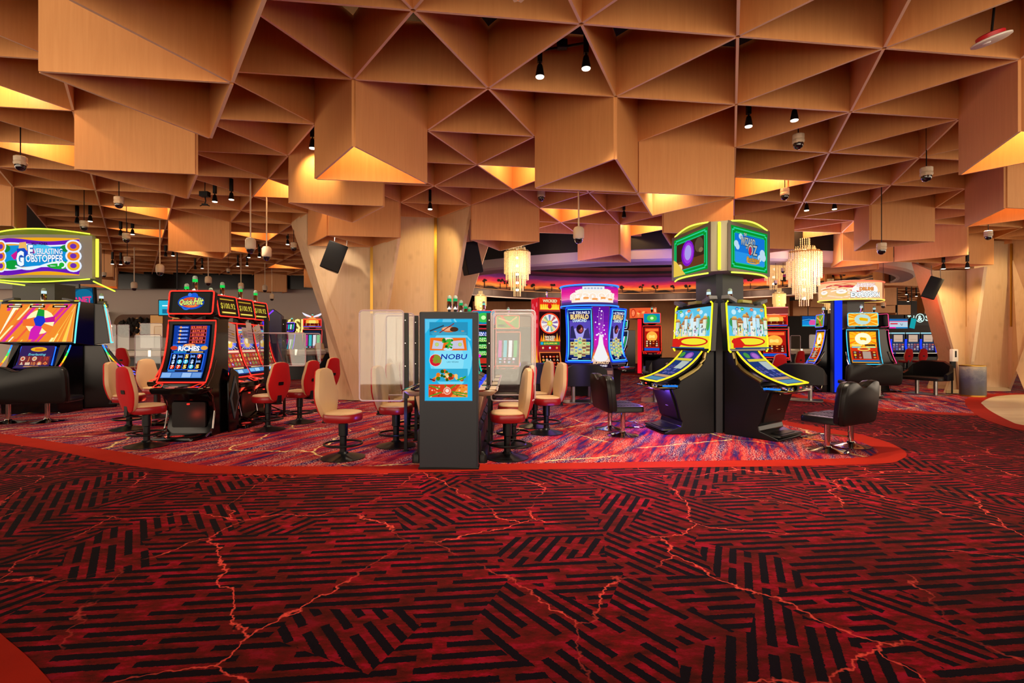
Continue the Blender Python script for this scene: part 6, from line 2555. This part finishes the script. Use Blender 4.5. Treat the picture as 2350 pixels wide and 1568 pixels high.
t = thing('lamp_track', 'short black track carrying the pair of lit lamps in the nearest ceiling cells', 'track', P(1290, 108, 5.92))
m = MB(BLACK)
d = P(1345, 100, 5.8) - P(1239, 118, 6.0)
m.tube([-d * .62, d * .62], .014, 6)
m.build('rail', t)
m = MB(BLACK)
m.box((0, 0, .03), (.12, .08, .10))
m.build('power_box', t, bevel=.01)
# round emergency fitting at the top right
t = thing('ceiling_alarm', 'white tilted disc alarm with a red collar on a black stem, top right corner', 'alarm', P(2275, 92, 4.7), 0, None, .84)
M = Matrix.Rotation(R(-16), 4, 'Y') @ Matrix.Rotation(R(4), 4, 'X')
m = MB(WHITE)
m.M = M
m.lathe([(.0, -.02), (.15, -.02), (.175, -.008), (.175, .008), (.16, .015)], 32)
m.build('disc', t)
m = MB(mat('alarm_red', '#b8101c', .4))
m.M = M
m.lathe([(.125, .012), (.125, .06), (.11, .07)], 28)
m.build('collar', t)
m = MB(mat('clear_lens', '#e8e4e0', .1))
m.M = M
m.lathe([(.0, -.035), (.03, -.03), (.04, -.018)], 16, (-.08, -.02, 0))
m.build('strobe_lens', t)
m = MB(BLACK)
m.tube([(0, 0, .05), (.03, .0, .35), (.03, 0, .9)], .012, 8)
m.build('stem', t)
t = thing('hanging_clip', 'small black hanging clip on a cable beside the two lit lamps on the left', 'fitting', P(470, 455, 10.5))
m = MB(BLACK)
m.tube([(0, 0, .15), (.01, 0, .5)], .008, 5)
m.build('cable', t)
m = MB(BLACK)
m.box((0, 0, .08), (.17, .12, .10))
m.box((0, 0, -.13), (.10, .06, .03))
m.tube([(-.10, 0, -.16), (0, 0, -.12), (.10, 0, -.16)], .01, 5)
m.tube([(0, 0, .05), (.02, 0, -.06), (0, 0, -.12)], .012, 6)
m.build('clip', t)

# ================================================================ bar side at the far left
def wall_sign():
    t = thing('wall_sign', 'gilded back lit letters on the grey wall left of the pale column', 'sign', P(672, 752, 26.4))
    a = Art(lambda u, v, d: Vector((u, -.02 - d, v)), 1.1)
    a.text('MASSI', -.35, .12, .62, '#8a7020', 1.9, .05).text('MASSI', -.38, .14, .60, '#ffe88a', 1.85, .02)
    a.text('grill', -.15, -.42, .55, '#ffe88a', 1.1, .03, .25)
    a.build('lettering', t)


wall_sign()
m = MB(mat('bar_back_brown', '#5a3c26', .7))
p0, p1 = P(262, 775, 26.38), P(442, 722, 26.38)
m.prism(rrect(p1.x - p0.x, p1.z - p0.z, .5, 6, ((p0.x + p1.x) / 2, (p0.z + p1.z) / 2)), 26.36, 26.42, 'y')
w = tag(m.build('window_1', smooth=False), 'wide rounded opening into the bar', kind='structure')
m = MB(emat('#c8884c', .8))
for x0, x1, y0, y1 in ((345, 372, 724, 772), (395, 438, 726, 772), (312, 322, 730, 770)):
    a_, b_2 = P(x0, y1, 26.3), P(x1, y0, 26.3)
    m.box(((a_.x + b_2.x) / 2, 26.32, (a_.z + b_2.z) / 2), (b_2.x - a_.x, .04, b_2.z - a_.z))
m.build('lit_bay', w, smooth=False)
m = MB(mat('black_foliage', '#171410', .9))
for k in range(40):
    c = P(rnd.uniform(276, 338), rnd.uniform(733, 768), 26.25)
    m.lathe([(0, -.16), (.13, 0), (0, .16)], 6, c)
m.build('dark_planting', w, smooth=False)
for k, (x0, x1) in enumerate(((206, 222), (224, 240))):
    m = MB(mat('oak_frame', '#b07c40', .5))
    a_, b_2 = P(x0, 795, 26.0), P(x1, 716, 26.0)
    cx, cz, w_, h_ = (a_.x + b_2.x) / 2, (a_.z + b_2.z) / 2, b_2.x - a_.x, b_2.z - a_.z
    for q in (-1, 1):
        m.box((cx + q * w_ / 2, 26.2, cz), (.07, .1, h_))
        m.box((cx, 26.2, cz + q * h_ / 2), (w_, .1, .07))
    wn = tag(m.build('window_%d' % (k + 2), smooth=False), kind='structure')
    m = MB(mat('pale_lattice', '#d8ccb8', .6))
    for q in range(1, 6):
        m.box((cx - w_ / 2 + w_ * q / 6, 26.2, cz), (.025, .04, h_))
    for q in range(1, 14):
        m.box((cx, 26.2, cz - h_ / 2 + h_ * q / 14), (w_, .04, .025))
    m.build('lattice', wn, smooth=False)
t = thing('wall_lamp', 'warm double globe wall lamp beside the lattice window', 'lamp', P(249, 760, 25.9))
m = MB(BRASS)
m.box((0, .2, 0), (.12, .3, .5))
m.build('bracket', t)
for z in (.24, -.2):
    m = MB(emat('#ffd9a0', 3.0, True))
    m.lathe([(0, -.14), (.12, -.08), (.15, 0), (.12, .08), (0, .14)], 14, (0, 0, z))
    m.build('globe', t)


def screen_tv(name, lb, x0, y0, x1, y1, Y, art, tilt=0):
    a_, b_2 = P(x0, y1, Y), P(x1, y0, Y)
    w_, h_ = b_2.x - a_.x, b_2.z - a_.z
    t = thing(name, lb, 'television', ((a_.x + b_2.x) / 2, Y, (a_.z + b_2.z) / 2))
    m = MB(BLACK)
    M = Matrix.Rotation(R(tilt), 4, 'Y')
    m.M = M
    m.box((0, .06, 0), (w_ + .06, .10, h_ + .06))
    m.build('housing', t)
    m = MB(BLACK)
    m.lathe([(.02, h_ / 2), (.02, h_ / 2 + 1.6)], 6, (0, .08, 0))
    m.build('hanger', t)
    a = Art(lambda u, v, d: M @ Vector((u - w_ / 2, -d, v - h_ / 2)), 1.0)
    art(a, w_, h_)
    a.build('screen', t)


def a_planet(a, W, H):
    a.rect(0, 0, W, H, '#0c4a70').circ(W * .7, H * .7, W * .3, '#126a90', H * .3)
    a.text('PLANET', W * .58, H * .56, H * .24, '#f0307a', W * .74, .04)
    a.text('HOLLYWOOD', W * .5, H * .24, H * .22, '#e8f4ff', W * .9, .04)


def a_cyan(a, W, H):
    a.rect(0, 0, W, H, '#30b8d8').rect(W * .1, H * .1, W * .5, H * .4, '#186a90').circ(W * .6, H * .6, W * .25, '#80e0f0', H * .25).rect(W * .1, H * .6, W * .4, H * .68, '#e0ffff')


def a_pink(a, W, H):
    a.rect(0, 0, W, H, '#1888d8').rect(0, H * .55, W, H, '#10509a').circ(W * .8, H * .35, W * .3, '#e050a0', H * .35).rect(0, 0, W, H * .12, '#30c0e0').line([(0, H * .6), (W * .5, H * .7), (W, H * .62)], H * .05, '#60c8f0')


def a_news(a, W, H):
    a.rect(0, 0, W, H, '#b8d0e0').rect(0, H * .78, W, H, '#2068b0').rect(0, H * .68, W, H * .76, '#e05080').rect(W * .05, H * .42, W * .45, H * .56, '#d83048').rect(0, 0, W * .35, H * .14, '#e010a0').rect(W * .35, 0, W, H * .14, '#2080c0').line([(W * .6, H * .5), (W * .68, H * .3), (W * .72, H * .5)], .03, '#606870')


screen_tv('television', 'dark teal hanging screen with pink lettering behind the wide machine', 140, 664, 214, 722, 14.5, a_planet, -4)
screen_tv('television', 'cyan hanging screen behind the sign of the left end machine', 365, 690, 440, 723, 15.5, a_cyan)
screen_tv('television', 'blue and pink hanging screen left of the oval sign pod', 1841, 726, 1872, 749, 24, a_pink)
screen_tv('television', 'pale hanging news screen right of the oval sign pod', 2041, 732, 2083, 754, 24, a_news)
screen_tv('television', 'plain teal screen beside the pale news screen', 2089, 731, 2101, 754, 24.3, lambda a, W, H: a.rect(0, 0, W, H, '#18a0a8'), 12)
t = thing('wall_sign', 'dark sign with glowing white letters and a circled ampersand at the far right', 'sign', P(2108, 733, 32))
m = MB(BLACK)
m.box((0, .1, 0), (1.6, .12, .75))
m.build('board', t)
a = Art(lambda u, v, d: Vector((u, .035 - d, v)), 1.1)
a.text('TH', -.45, .08, .32, '#d8fff4', .42, .03).ring(.12, .08, .23, .28, '#d8fff4', 24).text('&', .12, .08, .34, '#d8fff4', .30, .03).text('S', .58, .08, .34, '#d8fff4', .26, .03)
a.build('lettering', t)

# gaming tables with white padded rails
def table(lb, x0, x1, Y, g='white railed gaming tables'):
    t = thing('gaming_table', lb, 'table', ((x0 + x1) / 2, Y, F4), 0, g)
    w_ = x1 - x0
    m = MB(mat('table_base_black', '#0f0e10', .4))
    m.loft([[(x, y, z) for x, y in rrect(w_ - .5, .9, .3, 4)] for z in (0, .95)])
    m.build('base', t)
    m = MB(mat('white_rail', '#d6cabc', .35))
    m.loft([[(x, y, z) for x, y in rrect(w_ - q, 1.5 - q, .5, 6)] for q, z in ((.16, .94), (0, 1.0), (0, 1.12), (.14, 1.18))])
    m.build('padded_rail', t)
    m = MB(mat('table_felt', '#3a4a3c', .9))
    m.loft([[(x, y, z) for x, y in rrect(w_ - .4, 1.2, .4, 5)] for z in (1.17, 1.185)])
    m.build('felt', t)
    for x in (-w_ * .3, w_ * .12):
        m = MB(CHROME)
        m.box((x, -.72, 1.08), (.10, .10, .22))
        m.build('cup_holder', t)
    return t


table('white railed gaming table left of the red lit end machine', -14.6, -11.3, 18.5)
table('white railed gaming table beside the pale column, nearer the red neon row', -9.6, -7.6, 20.6)
table('white railed gaming table behind the one beside the pale column', -10.4, -7.9, 24.6)
table('white railed gaming table behind the right yellow lit machine', 11.5, 14.0, 22.0)
for x, y, a, s, lb in ((-8.6, 19.0, 100, 1.22, 'tan chair at the gaming table beside the pale column'), (-8.9, 23.2, 262, 1.25, 'tan chair on the far side of the table beside the pale column'), (-12.6, 16.9, 80, 1.12, 'tan chair at the gaming table left of the red lit end machine'),
                       (-13.5, 20.2, 268, 1.15, 'tan chair behind the gaming table left of the end machine'), (12.6, 20.6, 262, 1.15, 'tan chair at the gaming table behind the right yellow lit machine')):
    dup(st0, (x, y, F4), face(a), lb, 'tan chairs at the gaming tables', s)
for px0, px1, py0, py1, Y, lb in ((215, 265, 745, 826, 17.6, 'clear table screen left of the red lit end machine, outermost one'), (268, 296, 745, 812, 19.4, 'narrow clear table screen second from the wide machine'), (308, 368, 768, 850, 15.6, 'nearest clear table screen, beside the left end machine'),
                                  (320, 372, 742, 800, 20.4, 'farthest clear table screen behind the left end machine'), (1813, 1836, 770, 812, 21.0, 'clear table screen with violet rim right of the white edged machine'), (1856, 1874, 768, 805, 23.3, 'small clear table screen left of the oval sign pod')):
    a_, b_2 = P(px0, py1, Y), P(px1, py0, Y)
    d = divider('table_screen', lb, b_2.x - a_.x, b_2.z - a_.z, a_.z, 1, False, False, 'clear screens on the gaming tables')
    d.location = (a_.x, Y, 0)
    m = MB(BLACK)
    m.box(((b_2.x - a_.x) * .5, 0, a_.z / 2), (.04, .04, a_.z))
    m.build('stand', d, smooth=False)
# ================================================================ light: the track lamps, plus soft light from the open hall on all sides
W1 = (1, .80, .56)
for px, py, Y, pw, an in ((1239, 176, 6.0, 420, 95), (1345, 157, 5.8, 420, 95), (1718, 290, 7.2, 380, 95), (1823, 276, 7.0, 380, 95), (493, 463, 10.6, 300, 100), (531, 458, 10.6, 300, 100), (1851, 483, 11.5, 260, 100), (2269, 502, 12.5, 300, 100)):
    p = P(px, py, Y) + Vector((0, 0, -.03))
    spot(p, p + Vector((0, .0, -3)), pw, W1, an, .8)
# added downlights without fixtures, to brighten the rest of the machine carpets
for x, y in ((-9, 8.2), (-6.3, 7.4), (-3.6, 6.4), (-1.2, 8.9), (-.3, 8.6), (2.6, 8.9), (4.6, 6.6), (-3.0, 10.5), (.3, 10.6), (3.2, 11.5), (-8.5, 14), (9, 12.8), (12.2, 12.6), (6.8, 13.5), (-12, 17), (-8, 21), (12, 20), (18, 24), (2, 19)):
    spot((x, y, 4.5), (x, y, 0), 125, W1, 110, .8)
# wall washers on the columns and boxes
spot(P(987, 484, 11.2), P(985, 640, 13.05), 120, (1, .68, .3), 80)
spot(P(717, 344, 8.3), P(740, 430, 8.9), 45, (1, .7, .3), 90)
spot((-4.2, 11.6, 4.3), (-4.5, 12.8, 2.6), 70, (1, .82, .62), 80)
spot(P(2190, 617, 13.6), P(2180, 800, 14.7), 160, (1, .66, .3), 90)
spot((14.3, 13.0, 4.2), (14.6, 15.4, 2), 160, (1, .7, .34), 90)
point(P(2120, 700, 15.2), 25, (1, .12, .05), .3)
# violet and blue lamps added in front of the dome to tint its fascia
for x, c, pw in ((1.5, (.40, .15, 1), 50), (5, (.24, .12, 1), 75), (8.5, (.34, .15, 1), 50)):
    point((x, 14.0, 3.3), pw, c, .5)
for a in (.25, .4, .5, .6, .75):
    point((dx + 8.6 * math.cos(math.pi * a), dy + 5.4 * math.sin(math.pi * a), 4.15), 110, (1, .6, .38), .2)
